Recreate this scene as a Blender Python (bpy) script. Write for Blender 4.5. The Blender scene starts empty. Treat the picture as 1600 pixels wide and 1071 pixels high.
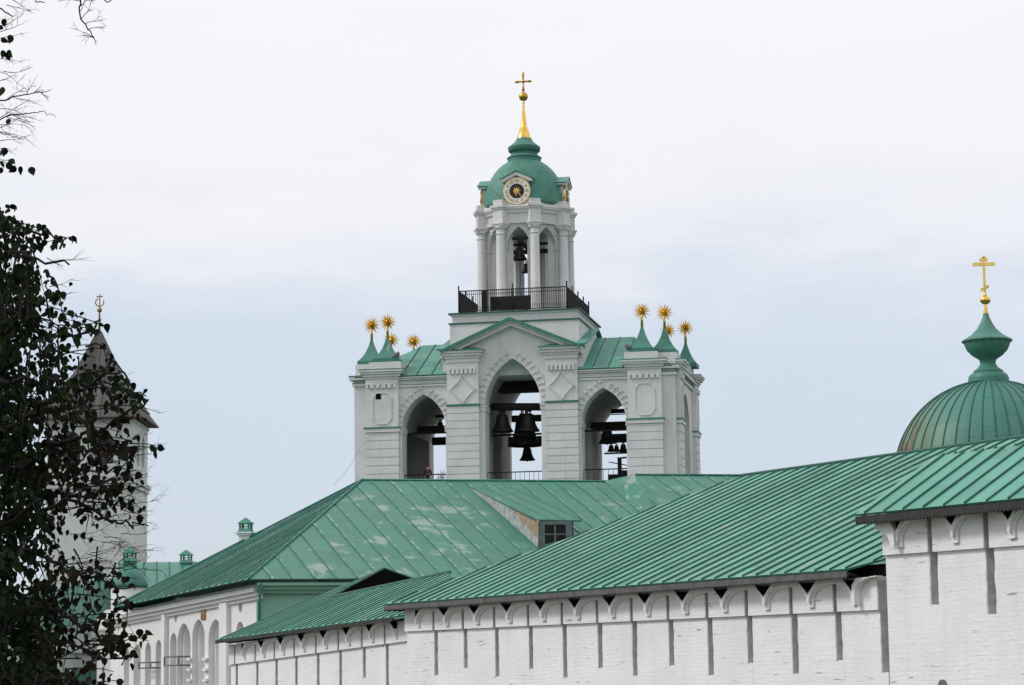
import bpy, bmesh, math, random
from mathutils import Vector, Matrix
from mathutils.geometry import tessellate_polygon
random.seed(7)
R = math.radians
SC = bpy.context.scene
COL = SC.collection

# ------------------------------------------------------------------ camera
F, CX, CY = 3800.0, 800.0, 535.5
PITCH = math.atan(539.5 / F)
ROLL = R(0.8)
cam_data = bpy.data.cameras.new("camera")
cam_data.sensor_width = 36.0
cam_data.lens = 36.0 * F / 1600.0
cam_data.clip_end = 3000.0
cam = bpy.data.objects.new("camera", cam_data)
COL.objects.link(cam)
CAM_ROT = Matrix.Rotation(math.pi / 2 + PITCH, 3, 'X') @ Matrix.Rotation(-ROLL, 3, 'Z')
CAM_LOC = Vector((0, 0, 1.6))
cam.location = CAM_LOC
cam.rotation_euler = CAM_ROT.to_euler()
SC.camera = cam

# ------------------------------------------------------------------ light
SUN_EL, SUN_AZ = R(42), R(-97)       # azimuth from +Y, clockwise
SC.view_settings.view_transform = 'Standard'
SC.view_settings.look = 'None'
SC.view_settings.exposure = 0.0
SC.view_settings.gamma = 1.0
w = bpy.data.worlds.new("World"); SC.world = w; w.use_nodes = True
nt = w.node_tree; nt.nodes.clear()
def N(t, kind, **kw):
    n = t.nodes.new(kind)
    for k, v in kw.items(): setattr(n, k, v)
    return n
def ramp(t, stops, interp='LINEAR'):
    n = N(t, 'ShaderNodeValToRGB'); n.color_ramp.interpolation = interp
    e = n.color_ramp.elements
    while len(e) > 1: e.remove(e[-1])
    e[0].position = stops[0][0]; e[0].color = (*stops[0][1], 1)
    for p, c in stops[1:]:
        q = e.new(p); q.color = (*c, 1)
    return n
out = N(nt, 'ShaderNodeOutputWorld'); bg = N(nt, 'ShaderNodeBackground')
bg.inputs['Strength'].default_value = 0.1
sky = N(nt, 'ShaderNodeTexSky'); sky.sky_type = 'NISHITA'; sky.sun_disc = False
sky.sun_elevation = SUN_EL; sky.sun_rotation = SUN_AZ
tc = N(nt, 'ShaderNodeTexCoord'); sx = N(nt, 'ShaderNodeSeparateXYZ')
nt.links.new(tc.outputs['Generated'], sx.inputs[0])
mp = N(nt, 'ShaderNodeMapping'); mp.inputs['Scale'].default_value = (7, 7, 24)
nt.links.new(tc.outputs['Generated'], mp.inputs[0])
ns = N(nt, 'ShaderNodeTexNoise'); ns.inputs['Scale'].default_value = 1.0; ns.inputs['Detail'].default_value = 9; ns.inputs['Roughness'].default_value = .6
nt.links.new(mp.outputs[0], ns.inputs['Vector'])
m1 = N(nt, 'ShaderNodeMath', operation='MULTIPLY_ADD'); m1.inputs[1].default_value = 0.13; m1.inputs[2].default_value = -0.065
nt.links.new(ns.outputs['Fac'], m1.inputs[0])
ad = N(nt, 'ShaderNodeMath', operation='ADD')
nt.links.new(sx.outputs['Z'], ad.inputs[0]); nt.links.new(m1.outputs[0], ad.inputs[1])
cr = ramp(nt, [(0.0, (.59, .65, .71)), (.04, (.65, .715, .79)), (.09, (.65, .735, .845)), (.132, (.665, .75, .86)), (.158, (.74, .80, .895)),
               (.18, (.86, .88, .94)), (.215, (.94, .94, .975)), (.29, (.975, .98, 1.0)), (1.0, (.98, .99, 1.0))])
nt.links.new(ad.outputs[0], cr.inputs[0])
mul = N(nt, 'ShaderNodeVectorMath', operation='SCALE'); mul.inputs['Scale'].default_value = 10.0
nt.links.new(cr.outputs[0], mul.inputs[0])
mx = N(nt, 'ShaderNodeMix', data_type='RGBA'); mx.inputs['Factor'].default_value = 0.94
nt.links.new(sky.outputs[0], mx.inputs[6]); nt.links.new(mul.outputs[0], mx.inputs[7])
nt.links.new(mx.outputs[2], bg.inputs['Color']); nt.links.new(bg.outputs[0], out.inputs[0])

sd = bpy.data.lights.new("sun", 'SUN'); sd.energy = 1.7; sd.angle = R(12); sd.color = (1, .96, .9)
so = bpy.data.objects.new("sun", sd); COL.objects.link(so)
sdir = Vector((math.sin(SUN_AZ) * math.cos(SUN_EL), math.cos(SUN_AZ) * math.cos(SUN_EL), math.sin(SUN_EL)))
so.rotation_euler = sdir.to_track_quat('Z', 'Y').to_euler(); so.location = (0, 0, 60)

# ------------------------------------------------------------------ survey helpers
def ray(px, py):
    return (CAM_ROT @ Vector(((px - CX) / F, (CY - py) / F, -1.0))).normalized()
def at(px, py, Y):
    r = ray(px, py); return CAM_LOC + r * ((Y - CAM_LOC.y) / r.y)
class Plane:
    def __init__(s, a, b, c):
        s.p = a; s.n = (b - a).cross(c - a).normalized()
        if s.n.z < 0: s.n = -s.n
    def hit(s, px, py):
        r = ray(px, py); return CAM_LOC + r * ((s.p - CAM_LOC).dot(s.n) / r.dot(s.n))
class Frame:
    """u to the right along a facade, v into it, z up"""
    def __init__(s, O, deg):
        s.O = Vector((O.x, O.y, 0)); a = R(deg)
        s.u = Vector((math.cos(a), math.sin(a), 0)); s.v = Vector((-math.sin(a), math.cos(a), 0))
    def p(s, u, v, z): return s.O + s.u * u + s.v * v + Vector((0, 0, z))
    def hit(s, px, py, v=0.0):
        r = ray(px, py); o = s.O + s.v * v
        q = CAM_LOC + r * ((o - CAM_LOC).dot(s.v) / r.dot(s.v))
        return ((q - s.O).dot(s.u), q.z)
    def U(s, px, py=700, v=0.0): return s.hit(px, py, v)[0]
    def Z(s, px, py, v=0.0): return s.hit(px, py, v)[1]
    def sub(s, u, v, turn):
        f = Frame(s.p(u, v, 0), 0)
        a = math.atan2(s.u.y, s.u.x) + R(turn)
        f.u = Vector((math.cos(a), math.sin(a), 0)); f.v = Vector((-math.sin(a), math.cos(a), 0)); return f

# ------------------------------------------------------------------ materials
def new_mat(name):
    m = bpy.data.materials.new(name); m.use_nodes = True
    t = m.node_tree; b = t.nodes['Principled BSDF']; return m, t, b
def mixc(t, fac, a, b):
    n = N(t, 'ShaderNodeMix', data_type='RGBA')
    for i, v in ((0, fac), (6, a), (7, b)):
        if isinstance(v, (int, float)): n.inputs[i].default_value = v
        elif isinstance(v, tuple): n.inputs[i].default_value = (*v, 1)
        else: t.links.new(v, n.inputs[i])
    return n.outputs[2]
def noise(t, vec, scale, detail=4, rough=.5):
    n = N(t, 'ShaderNodeTexNoise'); n.inputs['Scale'].default_value = scale
    n.inputs['Detail'].default_value = detail; n.inputs['Roughness'].default_value = rough
    if vec is not None: t.links.new(vec, n.inputs['Vector'])
    return n.outputs['Fac']
def step(t, fac, lo, hi):
    n = N(t, 'ShaderNodeMapRange'); n.inputs[1].default_value = lo; n.inputs[2].default_value = hi
    t.links.new(fac, n.inputs[0]); return n.outputs[0]
def mapping(t, vec, scale, rot=(0, 0, 0)):
    n = N(t, 'ShaderNodeMapping'); n.inputs['Scale'].default_value = scale; n.inputs['Rotation'].default_value = rot
    t.links.new(vec, n.inputs[0]); return n.outputs[0]
def math_(t, op, a, b=None):
    n = N(t, 'ShaderNodeMath', operation=op)
    for i, v in ((0, a), (1, b)):
        if v is None: continue
        if isinstance(v, (int, float)): n.inputs[i].default_value = v
        else: t.links.new(v, n.inputs[i])
    return n.outputs[0]
def bump(t, b, h, strength, dist):
    n = N(t, 'ShaderNodeBump'); n.inputs['Strength'].default_value = strength; n.inputs['Distance'].default_value = dist
    t.links.new(h, n.inputs['Height']); t.links.new(n.outputs[0], b.inputs['Normal'])

def wall_mat(name, base, brick=1.0, dirt=.5, crack=.5, peel=0.0, peelcol=(.30, .22, .19)):
    m, t, b = new_mat(name)
    tcn = N(t, 'ShaderNodeTexCoord'); uv = tcn.outputs['UV']; ob = tcn.outputs['Object']
    br = N(t, 'ShaderNodeTexBrick')
    dn = N(t, 'ShaderNodeTexNoise'); dn.inputs['Scale'].default_value = 1.7; dn.inputs['Detail'].default_value = 4; t.links.new(uv, dn.inputs['Vector'])
    dv = N(t, 'ShaderNodeVectorMath', operation='MULTIPLY_ADD'); dv.inputs[1].default_value = (.10, .10, 0)
    t.links.new(dn.outputs['Color'], dv.inputs[0]); t.links.new(uv, dv.inputs[2]); t.links.new(dv.outputs[0], br.inputs['Vector'])
    br.inputs['Scale'].default_value = 1.0; br.inputs['Brick Width'].default_value = .33; br.inputs['Row Height'].default_value = .105
    br.inputs['Mortar Size'].default_value = .012; br.inputs['Mortar Smooth'].default_value = .6
    br.inputs['Color1'].default_value = (1, 1, 1, 1); br.inputs['Color2'].default_value = (.7, .7, .7, 1); br.inputs['Mortar'].default_value = (.25, .25, .25, 1)
    n1 = noise(t, ob, .55, 6, .6); n2 = noise(t, ob, 9, 4, .6)
    nstr = noise(t, mapping(t, uv, (1.3, 9, 1)), 1.0, 5, .62)
    nbig = noise(t, mapping(t, uv, (.35, .5, 1)), 1.0, 4, .6)
    c = mixc(t, math_(t, 'MULTIPLY', step(t, n1, .42, .72), dirt * .55), base, tuple(x * .74 for x in base))
    vs = noise(t, mapping(t, uv, (2.2, .16, 1)), 1.0, 5, .6)
    c = mixc(t, math_(t, 'MULTIPLY', step(t, vs, .55, .78), dirt * .45), c, (base[0] * .70, base[1] * .67, base[2] * .62))
    ck = math_(t, 'MULTIPLY', math_(t, 'MULTIPLY', step(t, nstr, .61, .67), step(t, nbig, .45, .58)), crack)
    c = mixc(t, ck, c, (.24, .23, .23))
    n3 = noise(t, ob, 3.2, 3, .5)
    c = mixc(t, math_(t, 'MULTIPLY', step(t, n3, .35, .7), .10), c, tuple(x * .7 for x in base))
    if peel > 0:
        pk = step(t, noise(t, mapping(t, ob, (.55, .55, 1.6)), 1.2, 7, .66), .76 - peel * .12, .78 - peel * .12)
        c = mixc(t, pk, c, peelcol)
    t.links.new(c, b.inputs['Base Color']); b.inputs['Roughness'].default_value = .93; b.inputs['Specular IOR Level'].default_value = .15
    h = math_(t, 'ADD', math_(t, 'MULTIPLY', math_(t, 'MULTIPLY', br.outputs['Color'], step(t, nbig, .3, .62)), .55 * brick), math_(t, 'MULTIPLY', n2, .8))
    h = math_(t, 'ADD', h, math_(t, 'MULTIPLY', nstr, .7 * brick))
    bump(t, b, h, .55, .03)
    return m

def roof_mat(name, base, peel=.3, tint=.14, rust=0.0, dull=.5, grey=(.36, .40, .40), diag=False):
    m, t, b = new_mat(name)
    tcn = N(t, 'ShaderNodeTexCoord'); uv = tcn.outputs['UV']; ob = tcn.outputs['Object']
    s = N(t, 'ShaderNodeSeparateXYZ'); t.links.new(uv, s.inputs[0])
    pan = math_(t, 'FLOOR', s.outputs[0])
    wn = N(t, 'ShaderNodeTexWhiteNoise', noise_dimensions='1D'); t.links.new(pan, wn.inputs['W'])
    cb = N(t, 'ShaderNodeCombineXYZ'); t.links.new(pan, cb.inputs[0])
    sh = math_(t, 'ADD', math_(t, 'MULTIPLY', s.outputs[1], .55), math_(t, 'MULTIPLY', wn.outputs['Value'], 1.0))
    row = math_(t, 'FLOOR', sh); t.links.new(row, cb.inputs[1])
    wn2 = N(t, 'ShaderNodeTexWhiteNoise', noise_dimensions='2D'); t.links.new(cb.outputs[0], wn2.inputs['Vector'])
    c = mixc(t, wn2.outputs['Value'], tuple(x * (1 - tint) for x in base), tuple(x * (1 + tint) for x in base))
    big = noise(t, ob, .22, 5, .6)
    c = mixc(t, math_(t, 'MULTIPLY', step(t, big, .38, .72), dull), c, (base[0] * 1.35 + .02, base[1] * 1.02, base[2] * 1.05))
    st = noise(t, mapping(t, uv, (1.6, .22, 1)), 1.0, 6, .65)
    c = mixc(t, math_(t, 'MULTIPLY', step(t, st, .5, .75), .45), c, tuple(x * .62 for x in base))
    # chalky worn and peeled patches
    pp = noise(t, mapping(t, uv, (.5, .42, 1)), 1.0, 7, .68)
    pm = step(t, pp, .65 - .10 * peel, .70 - .10 * peel)
    pm = math_(t, 'MULTIPLY', pm, step(t, noise(t, ob, .11, 2, .5), .62 - .25 * peel, .72 - .25 * peel))
    c = mixc(t, math_(t, 'MULTIPLY', pm, .62), c, grey)
    # chips that run along the seams, and dark run-off streaks
    fu = math_(t, 'FRACT', s.outputs[0]); near = math_(t, 'LESS_THAN', math_(t, 'ABSOLUTE', math_(t, 'SUBTRACT', fu, .1)), .085)
    ch = step(t, noise(t, mapping(t, uv, (3.0, 1.4, 1)), 1.0, 6, .7), .57 - .04 * peel, .62 - .04 * peel)
    c = mixc(t, math_(t, 'MULTIPLY', math_(t, 'MULTIPLY', near, ch), min(.8, .9 * peel)), c, grey)
    dk_ = step(t, noise(t, mapping(t, uv, (5.0, .25, 1)), 1.0, 4, .6), .56, .72)
    c = mixc(t, math_(t, 'MULTIPLY', dk_, .35), c, tuple(x * .5 for x in base))
    # joint of the sheets
    fr = math_(t, 'FRACT', sh)
    jl = math_(t, 'LESS_THAN', fr, .022)
    c = mixc(t, math_(t, 'MULTIPLY', jl, .45), c, tuple(x * .55 for x in base))
    if diag:
        dv = mapping(t, uv, (1, 1, 1), (0, 0, R(38)))
        sp = N(t, 'ShaderNodeSeparateXYZ'); t.links.new(dv, sp.inputs[0])
        for o in (0, 1):
            g = math_(t, 'LESS_THAN', math_(t, 'FRACT', math_(t, 'MULTIPLY', sp.outputs[o], .85)), .06)
            c = mixc(t, math_(t, 'MULTIPLY', g, .55), c, tuple(x * .5 for x in base))
    if rust > 0:
        rr = step(t, noise(t, mapping(t, ob, (2.6, 2.6, 1.0)), 1.0, 7, .7), .56 - rust * .1, .59 - rust * .1)
        so_ = N(t, 'ShaderNodeSeparateXYZ'); t.links.new(ob, so_.inputs[0])
        rr = math_(t, 'MULTIPLY', rr, step(t, math_(t, 'ADD', so_.outputs[0], math_(t, 'MULTIPLY', so_.outputs[1], -.35)), -2.15, -3.2))
        ol = step(t, math_(t, 'ADD', so_.outputs[0], math_(t, 'MULTIPLY', noise(t, ob, 1.2, 4, .6), 1.6)), -1.2, -2.6)
        c = mixc(t, math_(t, 'MULTIPLY', ol, .38), c, (.25, .235, .12))
        c = mixc(t, rr, c, (.13, .05, .02))
    t.links.new(c, b.inputs['Base Color'])
    b.inputs['Roughness'].default_value = .52; b.inputs['Specular IOR Level'].default_value = .4
    bump(t, b, math_(t, 'ADD', noise(t, ob, 1.6, 4, .55), math_(t, 'MULTIPLY', jl, .6)), .5, .08)
    return m

def plain(name, col, rough=.6, metal=0.0, var=.2, scale=6, spec=.4):
    m, t, b = new_mat(name)
    tcn = N(t, 'ShaderNodeTexCoord')
    n = noise(t, tcn.outputs['Object'], scale, 5, .6)
    c = mixc(t, step(t, n, .3, .7), tuple(x * (1 - var) for x in col), tuple(min(1, x * (1 + var)) for x in col))
    t.links.new(c, b.inputs['Base Color'])
    b.inputs['Roughness'].default_value = rough; b.inputs['Metallic'].default_value = metal; b.inputs['Specular IOR Level'].default_value = spec
    return m

GREEN = (.085, .285, .215)
M = dict(
    near=wall_mat('whitewashed_brick', (.84, .825, .845), .7, .75, 1.0),
    belfry=wall_mat('aged_whitewash', (.69, .68, .685), .3, 1.25, .2, .0),
    belfry_peel=wall_mat('peeling_whitewash', (.69, .68, .685), .3, 1.25, .25, .4),
    slot=plain('unpainted_grey_mortar', (.48, .475, .47), .95, 0, .2, 5, .1),
    church=wall_mat('church_plaster', (.80, .785, .80), .35, .6, .1),
    greenwall=wall_mat('pale_green_plaster', (.27, .49, .40), .3, .6, .2),
    far=wall_mat('far_whitewash', (.66, .68, .68), .3, .7, .2),
    roof_wall=roof_mat('green_gallery_roof', (.105, .315, .245), .5, .20, dull=.6),
    roof_tower=roof_mat('green_tower_roof', (.105, .32, .25), .3, .12, dull=.5),
    roof_front=roof_mat('green_peeling_roof', (.048, .20, .147), .95, .09, dull=.6, grey=(.33, .38, .38)),
    roof_side=roof_mat('green_streaked_roof', (.065, .235, .175), .85, .26, dull=.7),
    roof_bel=roof_mat('green_belfry_roof', (.07, .26, .20), .8, .14, dull=.5),
    dome=roof_mat('green_dome_metal', (.05, .20, .155), .25, .10, dull=.6),
    dome_rust=roof_mat('green_rusted_dome_metal', (.055, .195, .155), .2, .10, dull=.6, rust=.55),
    cupola=roof_mat('green_cupola_metal', (.06, .225, .17), .3, .12, dull=.5, diag=True),
    seam=plain('green_seam', (.028, .115, .088), .6, 0, .25),
    seam_soft=plain('green_seam_worn', (.045, .165, .125), .6, 0, .35, 2),
    inner=wall_mat('shade_toned_inner_plaster', (.47, .46, .455), .3, .9, .3),  # base darkened to paint in the shade inside the belfry arches
    trim=plain('green_trim', (.045, .21, .15), .5, 0, .25),
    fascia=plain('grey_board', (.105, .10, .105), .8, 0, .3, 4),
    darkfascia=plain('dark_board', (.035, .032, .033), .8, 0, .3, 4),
    gold=plain('gilding', (.80, .53, .13), .22, 1.0, .22, 3),
    oldgold=plain('old_gilding', (.55, .33, .08), .38, 1.0, .25, 7),
    iron=plain('black_iron', (.012, .012, .013), .6, 0, .2),
    bronze=plain('dark_bronze', (.02, .019, .018), .5, .3, .3),
    beam=plain('old_timber', (.022, .019, .018), .85, 0, .35),
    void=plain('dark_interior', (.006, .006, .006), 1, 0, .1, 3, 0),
    shingle=plain('grey_shingle', (.17, .16, .16), .9, 0, .3, 2),
    dialwhite=plain('dial_enamel', (.74, .72, .67), .5, 0, .08),
    black=plain('dial_black', (.012, .01, .01), .5),
    greywood=plain('grey_painted_wood', (.135, .16, .16), .7, 0, .25, 3),
    yellowwood=plain('bare_ochre_boards', (.31, .235, .165), .8, 0, .3, 3),
    glass=plain('dark_glass', (.015, .016, .018), .12, 0, .2),
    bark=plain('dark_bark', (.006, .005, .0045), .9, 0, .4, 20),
    pigeon=plain('slate_grey', (.13, .13, .14), .8, 0, .3),
    greypaint=plain('grey_worn_limewash', (.33, .35, .345), .9, 0, .45, 3),
    stone=plain('cream_stone', (.62, .60, .55), .9, 0, .12),
)
# weathered boards of the tent roof run up the slope
def shingle_mat():
    m, t, b = new_mat('weathered_boards')
    tcn = N(t, 'ShaderNodeTexCoord'); uv = tcn.outputs['UV']
    s = N(t, 'ShaderNodeSeparateXYZ'); t.links.new(uv, s.inputs[0])
    wn = N(t, 'ShaderNodeTexWhiteNoise', noise_dimensions='1D'); t.links.new(math_(t, 'FLOOR', math_(t, 'MULTIPLY', s.outputs[0], 5)), wn.inputs['W'])
    c = mixc(t, wn.outputs['Value'], (.06, .057, .058), (.135, .128, .128))
    c = mixc(t, step(t, noise(t, mapping(t, uv, (4, .4, 1)), 1, 5, .6), .45, .75), c, (.07, .06, .06))
    t.links.new(c, b.inputs['Base Color']); b.inputs['Roughness'].default_value = .9
    return m
M['boards'] = shingle_mat()
def leaf_mat(name, a, b_, trans):
    m, t, b = new_mat(name)
    g = N(t, 'ShaderNodeNewGeometry')
    c = mixc(t, g.outputs['Random Per Island'], a, b_)
    t.links.new(c, b.inputs['Base Color']); b.inputs['Roughness'].default_value = .7; b.inputs['Specular IOR Level'].default_value = .08
    tr = N(t, 'ShaderNodeBsdfTranslucent'); t.links.new(c, tr.inputs[0])
    ms = N(t, 'ShaderNodeMixShader'); ms.inputs[0].default_value = trans
    t.links.new(b.outputs[0], ms.inputs[1]); t.links.new(tr.outputs[0], ms.inputs[2])
    t.links.new(ms.outputs[0], t.nodes['Material Output'].inputs[0])
    return m
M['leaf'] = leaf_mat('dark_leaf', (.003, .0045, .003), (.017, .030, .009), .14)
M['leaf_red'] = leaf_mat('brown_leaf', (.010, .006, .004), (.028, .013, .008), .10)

# ------------------------------------------------------------------ mesh builder
class MB:
    def __init__(s): s.v = []; s.f = []; s.m = []; s.uv = []; s.sm = []
    def face(s, pts, mat=0, uv=None, smooth=False):
        i = len(s.v); s.v += [Vector(p) for p in pts]; s.f.append(list(range(i, i + len(pts)))); s.m.append(mat); s.uv.append(uv); s.sm.append(smooth)
    def mesh(s, verts, faces, mat=0, smooth=False):
        i = len(s.v); s.v += [Vector(p) for p in verts]
        for f in faces: s.f.append([i + k for k in f]); s.m.append(mat); s.uv.append(None); s.sm.append(smooth)
    def hexa(s, b4, t4, mat=0):
        s.mesh(list(b4) + list(t4), [(0, 3, 2, 1), (4, 5, 6, 7), (0, 1, 5, 4), (1, 2, 6, 5), (2, 3, 7, 6), (3, 0, 4, 7)], mat)
    def box(s, fr, u0, u1, v0, v1, z0, z1, mat=0):
        P = fr.p
        s.hexa([P(u0, v0, z0), P(u1, v0, z0), P(u1, v1, z0), P(u0, v1, z0)], [P(u0, v0, z1), P(u1, v0, z1), P(u1, v1, z1), P(u0, v1, z1)], mat)
    def prism(s, fr, outl, v0, v1, holes=(), mat=0):
        loops = [[Vector((a, b, 0)) for a, b in outl]] + [[Vector((a, b, 0)) for a, b in h] for h in holes]
        tris = tessellate_polygon(loops)
        flat = [p for l in loops for p in l]; n = len(flat)
        vs = [fr.p(p.x, v0, p.y) for p in flat] + [fr.p(p.x, v1, p.y) for p in flat]
        fs = [tuple(t) for t in tris] + [tuple(n + k for k in reversed(t)) for t in tris]
        k = 0
        for l in loops:
            m_ = len(l)
            for i in range(m_):
                a, b = k + i, k + (i + 1) % m_; fs.append((a, b, n + b, n + a))
            k += m_
        s.mesh(vs, fs, mat)
    def tube(s, pts, rad, n=6, mat=0, smooth=True, cap=True):
        if not isinstance(rad, (list, tuple)): rad = [rad] * len(pts)
        pts = [Vector(p) for p in pts]; vs = []; fs = []
        ref = None
        for i, p in enumerate(pts):
            d = (pts[min(i + 1, len(pts) - 1)] - pts[max(i - 1, 0)])
            d = d.normalized() if d.length > 1e-9 else Vector((0, 0, 1))
            if ref is None: ref = Vector((0, 0, 1)) if abs(d.z) < .9 else Vector((1, 0, 0))
            a = d.cross(ref).normalized(); b = d.cross(a)
            ref = a.cross(d)
            for k in range(n):
                t = 2 * math.pi * k / n; vs.append(p + (a * math.cos(t) + b * math.sin(t)) * rad[i])
        for i in range(len(pts) - 1):
            for k in range(n):
                k2 = (k + 1) % n; fs.append((i * n + k, i * n + k2, (i + 1) * n + k2, (i + 1) * n + k))
        if cap: fs += [tuple(range(n)), tuple((len(pts) - 1) * n + k for k in reversed(range(n)))]
        s.mesh(vs, fs, mat, smooth)
    def lathe(s, c, prof, n=32, mat=0, smooth=True, a0=0.0, a1=2 * math.pi, uvs=None, flute=0, fl=0.0, fr=None):
        c = Vector(c); full = abs(a1 - a0 - 2 * math.pi) < 1e-6
        cnt = n if full else n + 1
        i0 = len(s.v)
        for (r, z) in prof:
            for k in range(cnt):
                t = a0 + (a1 - a0) * k / n
                rr = r * (1 + (fl * (math.cos(t * flute)) if flute else 0))
                if fr: s.v.append(fr.p(c.x + rr * math.cos(t), c.y + rr * math.sin(t), c.z + z))
                else: s.v.append(c + Vector((rr * math.cos(t), rr * math.sin(t), z)))
        L = [0.0]
        for i in range(1, len(prof)): L.append(L[-1] + math.hypot(prof[i][0] - prof[i - 1][0], prof[i][1] - prof[i - 1][1]))
        for i in range(len(prof) - 1):
            for k in range(n):
                k2 = (k + 1) % cnt
                s.f.append([i0 + i * cnt + k, i0 + i * cnt + k2, i0 + (i + 1) * cnt + k2, i0 + (i + 1) * cnt + k]); s.m.append(mat); s.sm.append(smooth)
                s.uv.append([(k * uvs / n, L[i]), ((k + 1) * uvs / n, L[i]), ((k + 1) * uvs / n, L[i + 1]), (k * uvs / n, L[i + 1])] if uvs else None)
        if full:
            for e in (0, len(prof) - 1):
                if prof[e][0] > 1e-4:
                    s.f.append([i0 + e * cnt + k for k in range(cnt)]); s.m.append(mat); s.uv.append(None); s.sm.append(False)
    def pieces(s):
        """islands (faces sharing vertices) clustered by how near they stand"""
        par = list(range(len(s.v)))
        def find(a):
            while par[a] != a: par[a] = par[par[a]]; a = par[a]
            return a
        for f in s.f:
            r0 = find(f[0])
            for k in f[1:]: par[find(k)] = r0
        isl = {}
        for i, f in enumerate(s.f): isl.setdefault(find(f[0]), []).append(i)
        isl = list(isl.values()); bb = []
        for fs in isl:
            P = [s.v[k] for i in fs for k in s.f[i]]
            lo = [min(p[a] for p in P) for a in range(3)]; hi = [max(p[a] for p in P) for a in range(3)]
            bb.append((lo, hi, max(hi[a] - lo[a] for a in range(3))))
        pr = list(range(len(isl)))
        def fd(a):
            while pr[a] != a: a = pr[a]
            return a
        for i in range(len(isl)):
            for j in range(i + 1, len(isl)):
                if fd(i) == fd(j): continue
                g = math.sqrt(sum(max(0, bb[i][0][a] - bb[j][1][a], bb[j][0][a] - bb[i][1][a]) ** 2 for a in range(3)))
                if g <= max(.02, .5 * max(bb[i][2], bb[j][2])): pr[fd(i)] = fd(j)
        out = {}
        for i, fs in enumerate(isl): out.setdefault(fd(i), []).extend(fs)
        res = []
        for fs in out.values():
            m = MB(); fs.sort(); mp = {}
            for i in fs:
                nf = []
                for k in s.f[i]:
                    if k not in mp: mp[k] = len(m.v); m.v.append(s.v[k])
                    nf.append(mp[k])
                m.f.append(nf); m.m.append(s.m[i]); m.uv.append(s.uv[i]); m.sm.append(s.sm[i])
            res.append(m)
        return res
    def build_split(s, name, mats, parent=None, sharp=None):
        return [m.build(name, mats, parent, sharp) for m in s.pieces()]
    def build(s, name, mats, parent=None, sharp=None):
        if not isinstance(mats, (list, tuple)): mats = [mats]
        o0 = origin(parent)
        me = bpy.data.meshes.new(name)
        me.from_pydata([tuple(p - o0) for p in s.v], [], s.f)
        for mt in mats: me.materials.append(mt)
        me.polygons.foreach_set('material_index', s.m); me.polygons.foreach_set('use_smooth', s.sm)
        uvl = me.uv_layers.new(name='UVMap')
        me.update()
        for pi, po in enumerate(me.polygons):
            uv = s.uv[pi]
            if uv is None:
                nn = po.normal
                if abs(nn.z) > .85:
                    for li in po.loop_indices:
                        c = me.vertices[me.loops[li].vertex_index].co; uvl.data[li].uv = (c.x, c.y)
                else:
                    tg = Vector((-nn.y, nn.x, 0)).normalized()
                    for li in po.loop_indices:
                        c = me.vertices[me.loops[li].vertex_index].co; uvl.data[li].uv = (c.dot(tg), c.z)
            else:
                for j, li in enumerate(po.loop_indices): uvl.data[li].uv = uv[j]
        bm = bmesh.new(); bm.from_mesh(me)
        bmesh.ops.recalc_face_normals(bm, faces=bm.faces)
        bm.to_mesh(me); bm.free()
        if sharp: me.set_sharp_from_angle(angle=R(sharp))
        ob = bpy.data.objects.new(name, me); COL.objects.link(ob)
        if parent is not None: ob.parent = parent
        return ob
def origin(o):
    p = Vector((0, 0, 0))
    while o is not None: p += o.location; o = o.parent
    return p
def thing(name, label, cat, loc, group=None):
    o = bpy.data.objects.new(name, None); o.empty_display_size = .5; COL.objects.link(o)
    o.location = loc; o['label'] = label; o['category'] = cat; o['kind'] = 'thing'
    if group: o['group'] = group
    return o
def copy_tree(o, loc, label, scale=None):
    def cp(a, par):
        c = a.copy(); COL.objects.link(c); c.parent = par
        for ch in a.children: cp(ch, c)
        return c
    c = cp(o, None); c.location = loc; c['label'] = label
    if scale: c.scale = (scale,) * 3
    return c

def arch_pts(u0, u1, zb, zs, za, n=10):
    """closed outline of an opening with a pointed (or round) head"""
    w_ = (u1 - u0) / 2; h = za - zs; uc = (u0 + u1) / 2
    pts = [(u0, zb), (u1, zb)]
    hh = max(h, w_); Rr = (hh * hh + w_ * w_) / (2 * w_); amax = math.acos(max(-1, min(1, (Rr - w_) / Rr)))
    right = [(uc + w_ - Rr + Rr * math.cos(amax * i / n), zs + Rr * math.sin(amax * i / n) * (h / hh)) for i in range(n + 1)]
    left = [(2 * uc - a, b) for a, b in reversed(right[:-1])]
    return pts + right + left

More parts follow.
